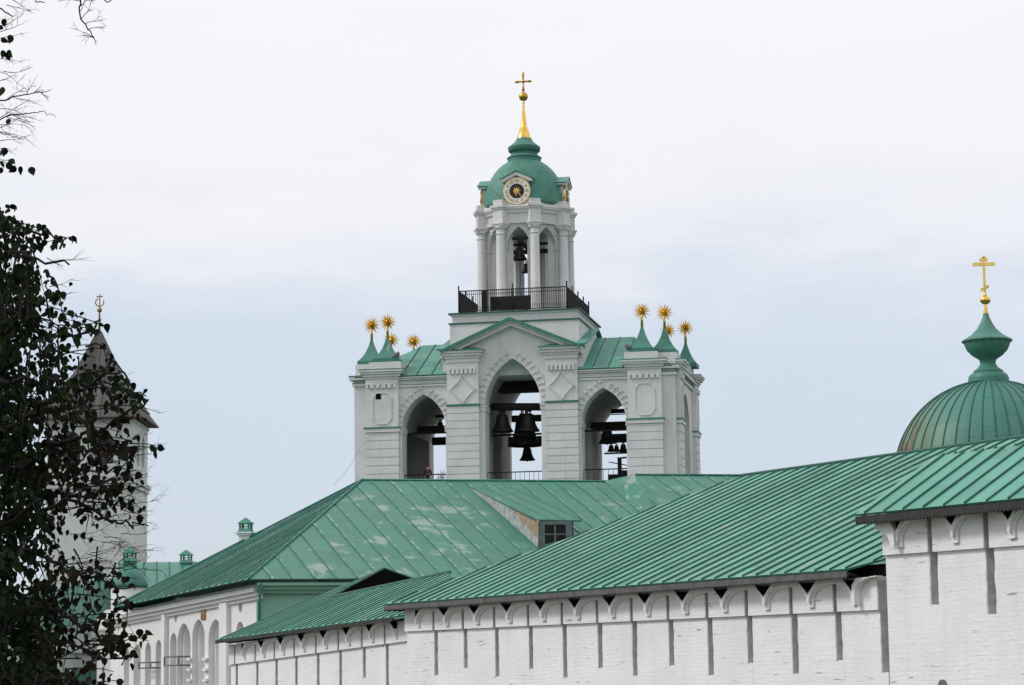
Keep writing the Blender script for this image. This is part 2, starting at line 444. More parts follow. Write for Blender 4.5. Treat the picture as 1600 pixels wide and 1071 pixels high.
def clip_line(poly, s0):
    """poly in (s,t); returns sorted t where line s=s0 crosses"""
    ts = []
    for i in range(len(poly)):
        (a, b), (c, d) = poly[i], poly[(i + 1) % len(poly)]
        if (a - s0) * (c - s0) < 0: ts.append(b + (d - b) * (s0 - a) / (c - a))
    return sorted(ts)
def roof_face(mb, pts, sdir, spacing, h=.05, wd=.035, thick=.05, phase=0.0, seam_ends=.0, jit=.0):
    """one flat metal slope with raised standing seams; material 0 sheet, 1 seam"""
    n = (pts[1] - pts[0]).cross(pts[2] - pts[0]).normalized()
    if len(pts) > 3 and n.length < .5: n = (pts[2] - pts[0]).cross(pts[3] - pts[0]).normalized()
    if n.z < 0: n = -n
    t = (sdir - n * sdir.dot(n)).normalized(); s_ = t.cross(n).normalized()
    o = pts[0]
    st = [((p - o).dot(s_), (p - o).dot(t)) for p in pts]
    uv = [((a + phase) / spacing + 50, b) for a, b in st]
    mb.face(pts, 0, uv)
    lo = [p - n * thick for p in pts]
    mb.face(list(reversed(lo)), 1)
    for i in range(len(pts)):
        j = (i + 1) % len(pts); mb.face([pts[i], lo[i], lo[j], pts[j]], 1)
    smin = min(a for a, b in st); smax = max(a for a, b in st)
    k = math.floor((smin + phase) / spacing)
    while k * spacing - phase < smax:
        s0 = k * spacing - phase + random.uniform(-jit, jit); k += 1
        ts = clip_line(st, s0)
        for a, b in zip(ts[::2], ts[1::2]):
            if b - a < .15: continue
            def P(ds, tt, hh): return o + s_ * (s0 + ds) + t * tt + n * hh
            w2 = wd / 2; hv = h * random.uniform(.85, 1.1)
            mb.hexa([P(-w2, a, .002), P(w2, a, .002), P(w2, b, .002), P(-w2, b, .002)], [P(-w2 * .6, a, hv), P(w2 * .6, a, hv), P(w2 * .6, b, hv), P(-w2 * .6, b, hv)], 1)
def edge_board(mb, a, b, down, thick, nrm, teeth=0, mat=0):
    """vertical board hung from the line a-b; nrm points inward"""
    L = (b - a).length; e = (b - a) / L; dz = Vector((0, 0, 1))
    k = max(2, int(L / teeth)) if teeth else 1
    for i in range(k):
        p0 = a + e * (L * i / k); p1 = a + e * (L * (i + 1) / k); pm = (p0 + p1) / 2
        if teeth:
            tri = [p0, p1, p1 - dz * down, pm - dz * (down + teeth * .45), p0 - dz * down]
        else: tri = [p0, p1, p1 - dz * down, p0 - dz * down]
        m_ = len(tri); vs = tri + [q + nrm * thick for q in tri]
        mb.mesh(vs, [tuple(range(m_)), tuple(m_ + q for q in reversed(range(m_)))] + [(q, (q + 1) % m_, m_ + (q + 1) % m_, m_ + q) for q in range(m_)], mat)

# ================================================================== GROUND
def build_ground():
    m, t, b = new_mat('courtyard_grass')
    tcn = N(t, 'ShaderNodeTexCoord')
    c = mixc(t, step(t, noise(t, tcn.outputs['Object'], .15, 6, .6), .4, .65), (.045, .075, .025), (.13, .12, .09))
    t.links.new(c, b.inputs['Base Color']); b.inputs['Roughness'].default_value = .95
    mb = MB(); mb.face([(-1500, -600, 0), (1500, -600, 0), (1500, 2400, 0), (-1500, 2400, 0)])
    g = mb.build('ground', m); g['kind'] = 'structure'
build_ground()

# ================================================================== FORTRESS WALLS
def fortress_wall(fr, parent, u0, u1, zt, zb, slots, arches, mat, thick=2.0, left_end=False):
    """zt/zb: top and band heights as functions of u. slots: (u, halfwidth, zbottom). arches: corbel positions"""
    mb = MB()
    mb.box(fr, u0, u1, .28, thick, 0, min(zt(u0), zt(u1)))
    # panels between the slots
    sl_ = sorted([q for q in slots if q[0] - q[1] > u0 + .05 and q[0] + q[1] < u1 + .001])
    def edge(u, z0, z1, n, amp=.018): return [(u + random.uniform(-amp, amp), z0 + (z1 - z0) * i / n) for i in range(1, n)]
    bounds = [(u0, None, None)] + [(q[0], q[1], q[2]) for q in sl_] + [(u1, None, None)]
    for (ua, ha, za), (ub, hb, zbm) in zip(bounds, bounds[1:]):
        a_, b_ = ua + (ha or 0), ub - (hb or 0)
        if b_ - a_ < .05: continue
        pts = [(a_, 0), (b_, 0)]
        if hb: pts += [(b_, zbm)] + edge(b_, zbm, zb(b_), 10)
        pts += [(b_, zb(b_)), (a_, zb(a_))]
        if ha: pts += list(reversed(edge(a_, za, zb(a_), 10))) + [(a_, za)]
        mb.prism(fr, pts, 0, .279)
        a2, b2 = ua + (ha or 0) * .62, ub - (hb or 0) * .62
        pts = [(a2, zb(a2) + .003), (b2, zb(b2) + .003)] + (edge(b2, zb(b2), zt(b2), 5, .01) if hb else []) + [(b2, zt(b2)), (a2, zt(a2))] + (list(reversed(edge(a2, zb(a2), zt(a2), 5, .01))) if ha else [])
        mb.prism(fr, pts, -.09, .277)
    for (u, hw, zl) in sl_: mb.prism(fr, [(u - hw, 0), (u + hw, 0), (u + hw, zl + random.uniform(-.02, .02)), (u, zl + .02), (u - hw, zl + random.uniform(-.02, .02))], .001, .28)
    w_ = mb.build('wall', mat, parent)
    ml = MB()
    for (u, hw, zl) in sl_:
        ml.prism(fr, [(u - hw - .015, zl), (u + hw + .015, zl), (u + hw + .015, zb(u) - .032), (u - hw - .015, zb(u) - .032)], .262, .2785)
        ml.prism(fr, [(u - hw - .01, zl + .005), (u - hw + .035, zl + .005), (u - hw + .035, zb(u) - .034), (u - hw - .01, zb(u) - .034)], .006, .262)
        if u0 + .15 < u < u1 - .15: ml.prism(fr, [(u - hw * .62 - .01, zb(u) + .024), (u - hw * .62 + .03, zb(u) + .024), (u - hw * .62 + .03, zt(u) - .09), (u - hw * .62 - .01, zt(u) - .09)], -.084, .262)
    if slots: ml.build_split('slot', M['slot'], parent)
    # round arches on corbels
    ma = MB(); dk = MB()
    def H(u): return zt(u) - zb(u)
    def half(c, um, pv0, pv1, cw, foot, lift):
        """spandrel from the corbel at c to the crown at um; cw = half width of the corbel"""
        sg = 1 if um > c else -1; a = c + sg * cw; hw = abs(um - a); n = 9
        zs = zb(um) + .36 * H(um); zk = .50 * H(um) + lift
        tw = min(.33, abs(um - c) * .36); ht = zt(c) - .05
        pts = [(c, zb(c) + foot * H(c)), (a, zb(c) + foot * H(c))]
        pts += [(um - sg * hw * math.cos(math.pi / 2 * k / n), zs + zk * math.sin(math.pi / 2 * k / n)) for k in range(n + 1)]
        pts = [(p, min(q, zt(um) - .03)) for p, q in pts]
        pts += [(um, zt(um) - .005), (c + sg * (tw + .06), zt(c + sg * tw) - .005), (c + sg * tw, ht), (c, zt(c) - .42 * H(c))]
        ma.prism(fr, pts, pv0, pv1)
    for i, c in enumerate(arches):
        for j in (i - 1, i + 1):
            if 0 <= j < len(arches):
                um = (c + arches[j]) / 2
                half(c, um, -.155, -.093, .105, .17, -.01)
                half(c, um, -.24, -.158, .042, .32, .04)
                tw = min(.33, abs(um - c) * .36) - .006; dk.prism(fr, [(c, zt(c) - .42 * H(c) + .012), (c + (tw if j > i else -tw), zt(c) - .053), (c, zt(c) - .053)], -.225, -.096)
    if len(arches) > 1:
        ma.build('arch_frieze', mat, parent); dk.build_split('spandrel_opening', M['void'], parent)
    return w_

def lin(fr, p0, p1, v=0.0):
    (ua, za), (ub, zb_) = fr.hit(*p0, v), fr.hit(*p1, v)
    return lambda u: za + (zb_ - za) * (u - ua) / (ub - ua)

# --- long wall with lean-to roof (middle)
A2 = -60.0
f2 = Frame(at(1388, 900, 58.0), A2)
f2b = f2
t2 = thing('fortress_wall', 'long white brick wall with blind arches and slots under the wide ribbed green roof', 'wall', f2.p(-14, 1, 0), None)
zt2 = lin(f2, (636, 953), (1385, 900)); zb2 = lin(f2, (640, 987), (1385, 953))
xs = [681, 727, 776, 829, 882, 937, 991, 1048, 1109, 1171, 1241, 1310, 1384]
ys = [1056, 1045, 1058, 1046, 1060, 1045, 1057, 1041, 1056, 1037, 1054, 1033, 1052]
sl = []
for x, y in zip(xs, ys):
    u = f2.U(x, 975); z = f2.Z(x + (x - 800) * .008, y); sl.append((u, .115 + .02 * (x / 1400), z))
U20, U21 = f2.U(636, 985), f2.U(1386, 950)
sl[-1] = (U21 - .16, .13, sl[-1][2])
us = [U20] + [s_[0] for s_ in sl]
arc2 = [(us[i] + us[i + 1]) / 2 for i in range(len(us) - 1)]
arc2 = arc2 + [U21 + .70]
fortress_wall(f2, t2, U20, U21, zt2, zb2, sl, arc2[:-1], M['near'])
mb = MB()
c0 = arc2[-2]; mb.prism(f2, [(c0 + .08, zb2(c0) + .15), (c0 + .17, zb2(c0) + .15)] + [(U21 - .02 - (U21 - c0 - .19) * math.cos(q) , zb2(c0) + .42 + .38 * math.sin(q)) for q in [R(a) for a in range(0, 91, 15)]] + [(U21 - .02, zt2(U21) - .02), (c0 + .25, zt2(c0) - .02), (c0 + .08, zb2(c0) + .6)], -.30, -.095)
mb.build('arch_frieze', M['near'], t2)
# roof plane
fe = -0.62
e0 = f2.hit(600, 944, fe); e1 = f2.hit(1322, 889, fe)
E0 = f2.p(e0[0], fe, e0[1]); E1 = f2.p(e1[0], fe, e1[1])
PR = None
# ridge point directly across the roof from the eave (rib direction = v)
def across(px, py, fr, base_u, fe_):
    # point on ray (px,py) whose u equals base_u
    r = ray(px, py); o = fr.p(base_u, 0, 0); q = (o - CAM_LOC).dot(fr.u) / r.dot(fr.u)
    return CAM_LOC + r * q
uR = f2.U(792, 929, fe)
SKEW = R(-28)
fS = f2.sub(uR, fe, math.degrees(SKEW))
RP = across(1400, 711, fS, 0, 0)
ribd = fS.v
P2 = Plane(E0, E1, RP)
print('W2 ridge depth', (RP - f2.O).dot(f2.v), 'z', RP.z, 'eave z', E0.z, E1.z, 'top', zt2(U20), zt2(U21), 'band', zb2(U20), zb2(U21))
def up2(fr, plane, u, v):
    q = fr.p(u, v, 0); q.z = plane.p.z - ((q.x - plane.p.x) * plane.n.x + (q.y - plane.p.y) * plane.n.y) / plane.n.z; return q
wr = (RP - f2.O).dot(f2.v)
mb = MB()
uE1 = e1[0]
kk = (wr - fe) / ribd.dot(f2.v); uL_ = e0[0] + ribd.dot(f2.u) * kk
pts = [E0, E1, up2(f2, P2, U21 + .02, -.1), up2(f2, P2, U21 + .02, 1.7), up2(f2, P2, U21 + 13, 1.7), up2(f2, P2, U21 + 13, wr), up2(f2, P2, uL_, wr)]
sa, sb = P2.hit(765, 931), P2.hit(1100, 776)
seamd = (sb - sa).normalized(); ed_ = (E1 - E0).normalized()
roof_face(mb, pts, seamd, .61 * ed_.cross(seamd).length, .05, .05, jit=.012)
r2 = mb.build('roof', [M['roof_wall'], M['seam']], t2)
mb = MB()   # back slope
bk = Vector((0, 0, -2.6)) + f2.v * 7
roof_face(mb, [pts[6], pts[5], pts[5] + bk, pts[6] + bk], f2.v, .6)
mb.tube([pts[6] + Vector((0, 0, .03)), pts[5] + Vector((0, 0, .03))], .05, 6, 1)
mb.build('roof', [M['roof_wall'], M['seam']], t2)
mb = MB()
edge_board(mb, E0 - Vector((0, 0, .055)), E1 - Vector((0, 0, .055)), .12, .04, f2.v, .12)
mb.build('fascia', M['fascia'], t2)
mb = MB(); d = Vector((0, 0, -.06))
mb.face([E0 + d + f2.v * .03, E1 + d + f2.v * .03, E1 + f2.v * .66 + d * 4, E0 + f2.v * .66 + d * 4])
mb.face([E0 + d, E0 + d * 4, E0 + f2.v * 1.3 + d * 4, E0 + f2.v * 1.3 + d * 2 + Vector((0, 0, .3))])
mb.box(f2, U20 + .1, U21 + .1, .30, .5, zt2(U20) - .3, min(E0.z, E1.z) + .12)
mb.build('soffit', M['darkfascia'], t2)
mb = MB()   # left gable end wall and back wall under the roof
gz = [up2(f2, P2, e0[0] + .6 + ribd.dot(f2.u) / ribd.dot(f2.v) * (v - fe), v) - Vector((0, 0, .15)) for v in (.3, wr)]
def low(p, z=0): return Vector((p.x, p.y, z))
o_ = f2.u * .35
mb.mesh([low(gz[0]), low(gz[1]), gz[1], gz[0], low(gz[0]) + o_, low(gz[1]) + o_, gz[1] + o_, gz[0] + o_], [(0, 1, 2, 3), (4, 7, 6, 5), (0, 4, 5, 1), (3, 2, 6, 7), (0, 3, 7, 4), (1, 5, 6, 2)])
mb.build('gable_wall', M['near'], t2)

# --- near, taller wall (right)
f1 = Frame(f2.p(0, -.15, 0), A2)
t1 = thing('fortress_wall', 'taller white brick wall at the right edge with a steeper green roof', 'wall', f1.p(5, 1, 0), None)
U10 = f1.U(1385, 900); U11 = U10 + 14
zt1 = lin(f1, (1388, 806), (1600, 783)); zb1 = lin(f1, (1388, 868), (1600, 853))
sl = [(f1.U(1458, 865), .15, f1.Z(1463, 946)), (f1.U(1546, 860), .15, f1.Z(1552, 961))]
du = sl[1][0] - sl[0][0]
for k in range(2, 7): sl.append((sl[0][0] + du * k, .14, sl[k % 2][2]))
c1_ = [f1.U(1412, 840), f1.U(1499, 832), f1.U(1588, 826)]
dc = c1_[2] - c1_[1]
c1_ = [c1_[0] - dc * .98] + c1_ + [c1_[2] + dc * k for k in range(1, 5)]
c1_[0] = U10 + .12
fortress_wall(f1, t1, U10, U11, zt1, zb1, sl, c1_[1:], M['near'], 3.5)
mb = MB()   # half arch against the corner
cc = c1_[1]
mb.prism(f1, [(U10 + .0, zt1(U10) - .02), (U10, zb1(U10) + .62), (U10 + .1, zb1(U10) + .60), (cc - .25, zb1(cc) + .45), (cc - .1, zb1(cc) + .17), (cc, zb1(cc) + .17), (cc, zt1(cc) - .42 * (zt1(cc) - zb1(cc))), (cc - .2, zt1(cc) - .02)], -.30, -.094)
mb.build('arch_frieze', M['near'], t1)
mb = MB()
nf = Frame(f1.p(f1.U(1473, 1068), 0, 0), A2)
mb.prism(nf, arch_pts(-.17, .17, 1.1, f1.Z(1473, 1071), f1.Z(1473, 1062)), -.004, .2)
mb.build('loophole', M['greywood'], t1)
fe1 = -.60
e0 = f1.hit(1336, 804, fe1); e1 = f1.hit(1600, 778, fe1)
E0 = f1.p(e0[0], fe1, e0[1]); E1 = f1.p(e1[0], fe1, e1[1])
T0 = across(1460, 713, f1, e0[0], fe1)
P1 = Plane(E0, E1, T0)
wr1 = (T0 - f1.O).dot(f1.v); uend = U11 + .5
print('W1 ridge depth', wr1, 'z', T0.z, E0.z, 'uspan', U10, e0[0])
mb = MB()
pts = [E0, up2(f1, P1, uend, fe1), up2(f1, P1, uend, wr1), up2(f1, P1, e0[0], wr1)]
roof_face(mb, pts, f1.v, .72, .05, .05, phase=.35, jit=.012)
bk = f1.v * 2.7 + Vector((0, 0, -1.5))
roof_face(mb, [pts[3], pts[2], pts[2] + bk, pts[3] + bk], f1.v, .72, .08)
mb.build('roof', [M['roof_tower'], M['seam']], t1)
mb = MB(); d = Vector((0, 0, -.055))
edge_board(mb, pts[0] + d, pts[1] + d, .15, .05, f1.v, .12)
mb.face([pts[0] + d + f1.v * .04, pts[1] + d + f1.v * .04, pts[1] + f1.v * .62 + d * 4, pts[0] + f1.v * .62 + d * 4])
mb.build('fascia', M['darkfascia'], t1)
mb = MB()
gp = [f1.p(U10 + .02, .3, 0), f1.p(U10 + .02, 5.0, 0), f1.p(U10 + .02, 5.0, E0.z - .3), f1.p(U10 + .02, wr1, T0.z - .25), f1.p(U10 + .02, .0, E0.z + .15)]
mb.mesh(gp + [p + f1.u * .4 for p in gp], [(0, 1, 2, 3, 4), (9, 8, 7, 6, 5)] + [(q, (q + 1) % 5, 5 + (q + 1) % 5, 5 + q) for q in range(5)])
mb.build('gable_wall', M['near'], t1)

# --- low wall (left of the long one)
P3a, P3b = at(370, 1038, 95.0), at(640, 1002, 80.6)
A3 = math.degrees(math.atan2(P3b.y - P3a.y, P3b.x - P3a.x))
f3 = Frame(P3a, A3)
t3 = thing('fortress_wall', 'low white wall with arches under the small green roof with a dark dormer opening', 'wall', f3.p(8, 1, 0), None)
zt3 = lin(f3, (362, 1008), (640, 965)); zb3 = lin(f3, (370, 1038), (640, 1002))
xs = [370, 402, 432, 463, 497, 532, 569, 605]; ys = [1090, 1085, 1092, 1085, 1090, 1080, 1060, 1085]
sl = [(f3.U(x, 1020), .13, max(.2, f3.Z(x, y))) for x, y in zip(xs, ys)]
U30, U31 = f3.U(361, 1020), f3.U(646, 1000)
cs = [(sl[i][0] + sl[i + 1][0]) / 2 for i in range(len(sl) - 1)]
dlt = cs[-1] - cs[-2]; cs = cs + [cs[-1] + dlt]
fortress_wall(f3, t3, U30, U31 + .3, zt3, zb3, sl, cs, M['near'])
fe3 = -.6
e0 = f3.hit(336, 1000, fe3); e1 = f3.hit(612, 964, fe3)
E0 = f3.p(e0[0], fe3, e0[1]); E1 = f3.p(e1[0], fe3, e1[1])
T3 = across(600, 888, f3, e0[0] + .9, fe3)
P3 = Plane(E0, E1, T3)
print('W3 E', E0, E1, 'T', T3, 'slopeang', A3)
H3 = P3.hit
mb = MB()
lit = [E0, E1, H3(700, 950), H3(703, 895), H3(516, 934), H3(600, 888)]
roof_face(mb, lit, f3.v, .62, .042, .045, jit=.01)
mb.tube([H3(516, 933.5), H3(703, 894.5)], .07, 6, 1); mb.tube([H3(600, 888), H3(516, 933.5)], .05, 6, 1)
mb.build('roof', [M['roof_wall'], M['seam']], t3)
apex = H3(600, 888); lf = H3(516, 934)
rt = lf + (E1 - E0).normalized() * 0 + f3.v * 0
rt = at(655, 909, apex.y + 1.0)
mb = MB()   # gable end and back slope of the raised part
mb.face([lf - Vector((0, 0, .02)), H3(660, 925), rt, apex]); g_ = mb
mb.build('dormer_opening', M['void'], t3)
mb = MB()
roof_face(mb, [apex + Vector((0, 0, .03)), rt + f3.u * .25 + Vector((0, 0, .03)), rt + f3.u * .2 - f3.u * 2.5 + f3.v * 2 - Vector((0, 0, 1.5)), apex - f3.u * 2.0 + f3.v * .5 - Vector((0, 0, 1.3))], f3.v, 20)
mb.build('roof', [M['roof_wall'], M['seam']], t3)
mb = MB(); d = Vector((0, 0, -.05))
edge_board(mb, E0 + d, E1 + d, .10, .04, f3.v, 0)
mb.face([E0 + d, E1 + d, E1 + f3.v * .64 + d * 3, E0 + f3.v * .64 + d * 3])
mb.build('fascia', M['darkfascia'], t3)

# ================================================================== REFECTORY CHURCH with hipped roof
tC = thing('church_building', 'white church building with tall arched niches under the big peeling green hipped roof', 'church', at(500, 1070, 125) - Vector((0, 0, 0)))
tC.location.z = 0
tC['kind'] = 'thing'
AF = 15.0
Ac = at(565, 751, 130.0); Bc = at(388, 905, 112.0)
dF = Vector((math.cos(R(AF)), math.sin(R(AF)), 0)); vF = Vector((-dF.y, dF.x, 0))
fF = Frame(Bc, AF); fF.O -= fF.v * 0
ue = fF.hit(742, 903)
Ec = fF.p(ue[0], 0, ue[1])
PF = Plane(Ac, Bc, Ec)
AL = -58.0
fL = Frame(Bc, AL)
uc = fL.hit(178, 949)
Cc = fL.p(uc[0], 0, uc[1])
PL = Plane(Ac, Bc, Cc)
ridge2 = PF.hit(945, 753.5)
print('church z', Ac.z, Bc.z, Ec.z, Cc.z, 'ridge2', ridge2, 'C', Cc)
rdir = (ridge2 - Ac).normalized()
rib = vF.copy()
Efar = Ec + (Ec - Bc).normalized() * 26
rfar = Ac + rdir * 34
mb = MB()
roof_face(mb, [Bc, Efar, rfar, Ac], (vF - dF * .06), 1.02, .05, .05, .06, jit=.02)
mb.build('roof', [M['roof_front'], M['seam_soft']], tC)
mb = MB()
Atop = Ac
roof_face(mb, [Bc, Atop, Cc], fL.v, .72, .06, .05, .06, jit=.03)
mb.build('roof', [M['roof_side'], M['seam']], tC)
mb = MB()  # hip cap + ridge cap
mb.tube([Bc + Vector((0, 0, .03)), Ac + Vector((0, 0, .05))], .06, 6)
mb.tube([Ac + Vector((0, 0, .05)), rfar + Vector((0, 0, .05))], .06, 6)
mb.tube([Ac + Vector((0, 0, .05)), Cc + Vector((0, 0, .05))], .05, 6)
mb.build('ridge_cap', M['trim'], tC)
mb = MB()  # back slopes
Dk = Cc + Vector((12, 12, -.2))
roof_face(mb, [Ac, rfar, rfar + vF * 14 - Vector((0, 0, 5)), Ac + vF * 14 - Vector((0, 0, 5))], vF, 1.0)
roof_face(mb, [Ac, Ac + vF * 14 - Vector((0, 0, 5)), Cc + fL.v * 2 + Vector((0, 0, -.2)), Cc], vF, 1.0)
mb.build('roof', [M['roof_front'], M['seam_soft']], tC)
# second, slightly higher hip on the right
A3c = at(992, 743, (PF.hit(992, 752)).y - .8)
A3r = A3c + rdir * 14
sl_dn = (Ec - Ac); # plane parallel to the front slope through A3c
PF2 = Plane(A3c, A3c + (Bc - Ac), A3c + rdir)
mb = MB()
q1 = PF2.hit(1062, 850); q2 = PF2.hit(1300, 850)
roof_face(mb, [A3c, q1, q2, A3c + rdir * 16], (vF - dF * .06), 1.02, .05, .05, .06)
LA, LB, LC = PF.hit(945, 753.5), PF.hit(1006, 808), PF2.hit(1037, 800)
up_ = Vector((0, 0, .06))
mb.mesh([A3c + up_, LA + up_, LB + up_, LC + up_, A3c - up_, LA - up_ * 2, LB - up_ * 4, LC - up_ * 4], [(0, 1, 2), (0, 2, 3), (4, 5, 1, 0), (5, 6, 2, 1), (6, 7, 3, 2), (7, 4, 0, 3), (4, 6, 5), (4, 7, 6)], 0)
mb.tube([A3c + Vector((0, 0, .05)), A3c + rdir * 16 + Vector((0, 0, .05))], .06, 6, 1)
mb.build('roof', [M['roof_front'], M['seam_soft']], tC)
# --- walls under the eaves
inset = .9
fW = Frame(fL.p(0, inset, 0), AL)      # left facade
uB = fW.U(396, 930); uC = fW.U(178, 960) - 1.0
gfr = Frame(fF.p(0, inset, 0), AF)
uB0 = gfr.U(402, 930)
cornerF = gfr.p(uB0, 0, 0); ucorn = (cornerF - fW.O).dot(fW.u)
ztop = Bc.z - .05
holes = []
niche = [(328.5, 345, 975), (303, 317, 975), (279.5, 295, 981), (266, 276, 989), (243.5, 252.5, 1000), (227, 236, 1004), (209, 220, 1007), (194, 202, 1011)]
for (x0, x1, yt) in niche:
    a, b_ = fW.U(x0, 1000), fW.U(x1, 1000); za = fW.Z((x0 + x1) / 2, yt); hw = abs(b_ - a) / 2
    holes.append(arch_pts(a, b_, .8, za - hw * 1.25, za, 8))
ztl = lambda u: Bc.z + (Cc.z - Bc.z) * (u / uc[0]) - .12
def oval(x, y, rx, ry, fr):
    c = fr.hit(x, y); a = abs(fr.U(x + rx, y) - fr.U(x - rx, y)) / 2; b2 = abs(fr.Z(x, y - ry) - fr.Z(x, y + ry)) / 2
    return [(c[0] + a * math.cos(k * math.pi / 8), c[1] + b2 * math.sin(k * math.pi / 8)) for k in range(16)]
for (x, y, rx, ry) in ((274.5, 963, 2.2, 10), (375.5, 948, 3, 10)): holes.append(oval(x, y, rx, ry, fW))
c376 = fW.U(375, 985); holes.append(arch_pts(c376 - .4, c376 + .4, .8, fW.Z(375, 985), fW.Z(375, 972), 8))
mb = MB()
big = []
for k, h in enumerate(holes):
    if k < 3:
        u_0 = min(p[0] for p in h) - .20; u_1 = max(p[0] for p in h) + .20; za = max(p[1] for p in h) + .22
        big.append(arch_pts(u_0, u_1, .7, za - (u_1 - u_0) * .62, za, 8))
    else: big.append(h)
mb.prism(fW, [(uC, 0), (ucorn, 0), (ucorn, ztl(ucorn)), (uC, ztl(uC))], 0, .28, big)
mb.prism(fW, [(uC, 0), (ucorn, 0), (ucorn, ztl(ucorn)), (uC, ztl(uC))], .283, .75, holes)
mb.box(fW, uC, ucorn - .3, .76, 1.3, 0, ztl(uC) - .3)
mb.build('wall', M['church'], tC)
# eave cornice mouldings that follow the facade
mb = MB()
for (v0, d0, d1) in ((-.42, .22, .40), (-.26, .40, .58), (-.12, .58, .74)):
    a, b_ = uC - .2, ucorn + .25
    P = fW.p
    mb.hexa([P(a, v0, ztl(a) - d1), P(b_, v0, ztl(b_) - d1), P(b_, .05, ztl(b_) - d1), P(a, .05, ztl(a) - d1)], [P(a, v0, ztl(a) - d0), P(b_, v0, ztl(b_) - d0), P(b_, .05, ztl(b_) - d0), P(a, .05, ztl(a) - d0)])
mb.build('cornice', M['church'], tC)
# pilasters, hood mouldings, rusticated blocks
mb = MB()
for (x0, x1) in ((258, 263), (348.5, 360)):
    a, b_ = fW.U(x0, 1000), fW.U(x1, 1000); mb.box(fW, a, b_, -.22, -.004, 0, ztl(a) - .60)
a0, a1 = fW.U(188, 980), fW.U(256, 970)
zz = fW.Z(240, 962); mb.box(fW, a0, a1, -.14, -.003, zz - .10, zz); mb.box(fW, a0, a1, -.08, -.003, zz + .35, zz + .45)
zz = fW.Z(310, 932); mb.box(fW, fW.U(277, 940), fW.U(347, 930), -.10, -.003, zz - .08, zz)
for y in (1028, 1044.5, 1061, 1077):
    for (x0, x1) in ((296, 301), (320, 326), (346.5, 358)):
        a, b_ = fW.U(x0, y), fW.U(x1, y); z = fW.Z(x1, y); mb.box(fW, a, b_, -.16, -.002, z - .12, z)
mb.build('facade_mouldings', M['church'], tC)
# protruding grey frames (vent boxes) on the facade
for (x0, x1, y0, y1) in ((270, 293, 1025, 1041), (230, 249, 1034, 1045)):
    mb = MB(); a, b_ = fW.U(x0, y0), fW.U(x1, y0); za, zb_ = fW.Z(x1, y0), fW.Z(x1, y1)
    for vv in (-.5,):
        mb.box(fW, a, b_, vv, vv + .07, za - .08, za); mb.box(fW, a, b_, vv, vv + .07, zb_, zb_ + .08)
        mb.box(fW, a, a + .08, vv + .003, vv + .07, zb_ + .081, za - .081); mb.box(fW, b_ - .08, b_, vv + .003, vv + .07, zb_ + .081, za - .081); mb.box(fW, b_ - .08, b_, vv + .072, .25, zb_, zb_ + .08); mb.box(fW, b_ - .08, b_, vv + .072, .25, za - .08, za)
    mb.build('balcony_frame', M['greywood'], tC)
# painted wall icon (generic worn panel)
mi, ti, bi = new_mat('worn_icon_paint')
tcn = N(ti, 'ShaderNodeTexCoord')
cI = mixc(ti, step(ti, noise(ti, tcn.outputs['Object'], 3.0, 4, .6), .4, .6), (.22, .10, .045), (.42, .27, .14))
cI = mixc(ti, step(ti, noise(ti, tcn.outputs['Object'], 6.0, 3, .6), .6, .66), cI, (.05, .03, .025))
ti.links.new(cI, bi.inputs['Base Color']); bi.inputs['Roughness'].default_value = .8
mb = MB(); a, b_ = fW.U(315, 955), fW.U(322, 955); mb.box(fW, a, b_, -.05, -.002, fW.Z(318, 969), fW.Z(318, 940))
mb.build('wall_icon', mi, tC)
# green front wall
mb = MB()
mb.box(gfr, uB0 + .003, uB0 + 30, 0, .6, 0, ztop - .1)
mb.build('wall', M['greenwall'], tC)
mb = MB()
for (v0, d0, d1) in ((-.75, .1, .24), (-.5, .24, .42), (-.28, .42, .58)):
    mb.box(gfr, uB0 - .1, uB0 + 30, v0, .04, ztop - d1, ztop - d0)
ux = gfr.U(520, 960); mb.box(gfr, uB0 + 3.4, ux + 4, -.06, -.003, 2, ztop - 1.3)
mb.build('cornice', M['greenwall'], tC)
mb = MB()
dpx = gfr.U(404, 930); mb.tube([gfr.p(dpx, -.75, ztop - .15), gfr.p(dpx, -.2, ztop - 1.0), gfr.p(dpx, -.15, 0)], .07, 8)
mb.build('downpipe', M['trim'], tC)
# --- dormer
G = PF.hit(841, 857)
fD = Frame(G, AF)
gl = fD.hit(841, 857); tl = fD.hit(841, 813); tr = fD.hit(896, 813); br = fD.hit(896, 846)
print('dormer', gl, tl, tr, br)
W_ = tr[0] - tl[0]
dz = tl[1]
topL = PF.hit(733, 761)
PD = Plane(fD.p(tl[0], 0, dz), fD.p(tr[0], 0, dz), topL)
mb = MB()
e_a = PD.hit(836, 811.5); e_b = PD.hit(908, 813.5); r_b = PD.hit(790, 754)
r_a = PD.hit(724, 756)
roof_face(mb, [e_a, e_b, r_b, r_a], (r_a - e_a), .75, .04, .04, .05)
mb.tube([e_a, r_a], .05, 5, 1); mb.tube([e_a - Vector((0, 0, .03)), e_b - Vector((0, 0, .03))], .05, 5, 1)
dm_ = mb.build('dormer', [M['roof_front'], M['seam_soft']], tC)
mb = MB()   # cheek boards
c_t0 = fD.p(tl[0], 0, dz - .04); c_b0 = fD.p(gl[0], 0, gl[1] - .1)
cb = topL - Vector((0, 0, .03))
off = fD.u * .08
mb.mesh([c_t0, c_b0, cb, c_t0 + off, c_b0 + off, cb + off], [(0, 1, 2), (5, 4, 3), (0, 3, 4, 1), (1, 4, 5, 2), (2, 5, 3, 0)])
mb.build('cheek', M['yellowwood'], dm_)
mb = MB()   # lower whitewashed band of the cheek
def lerp(a, b, t): return a + (b - a) * t
k0 = -fD.u * .012
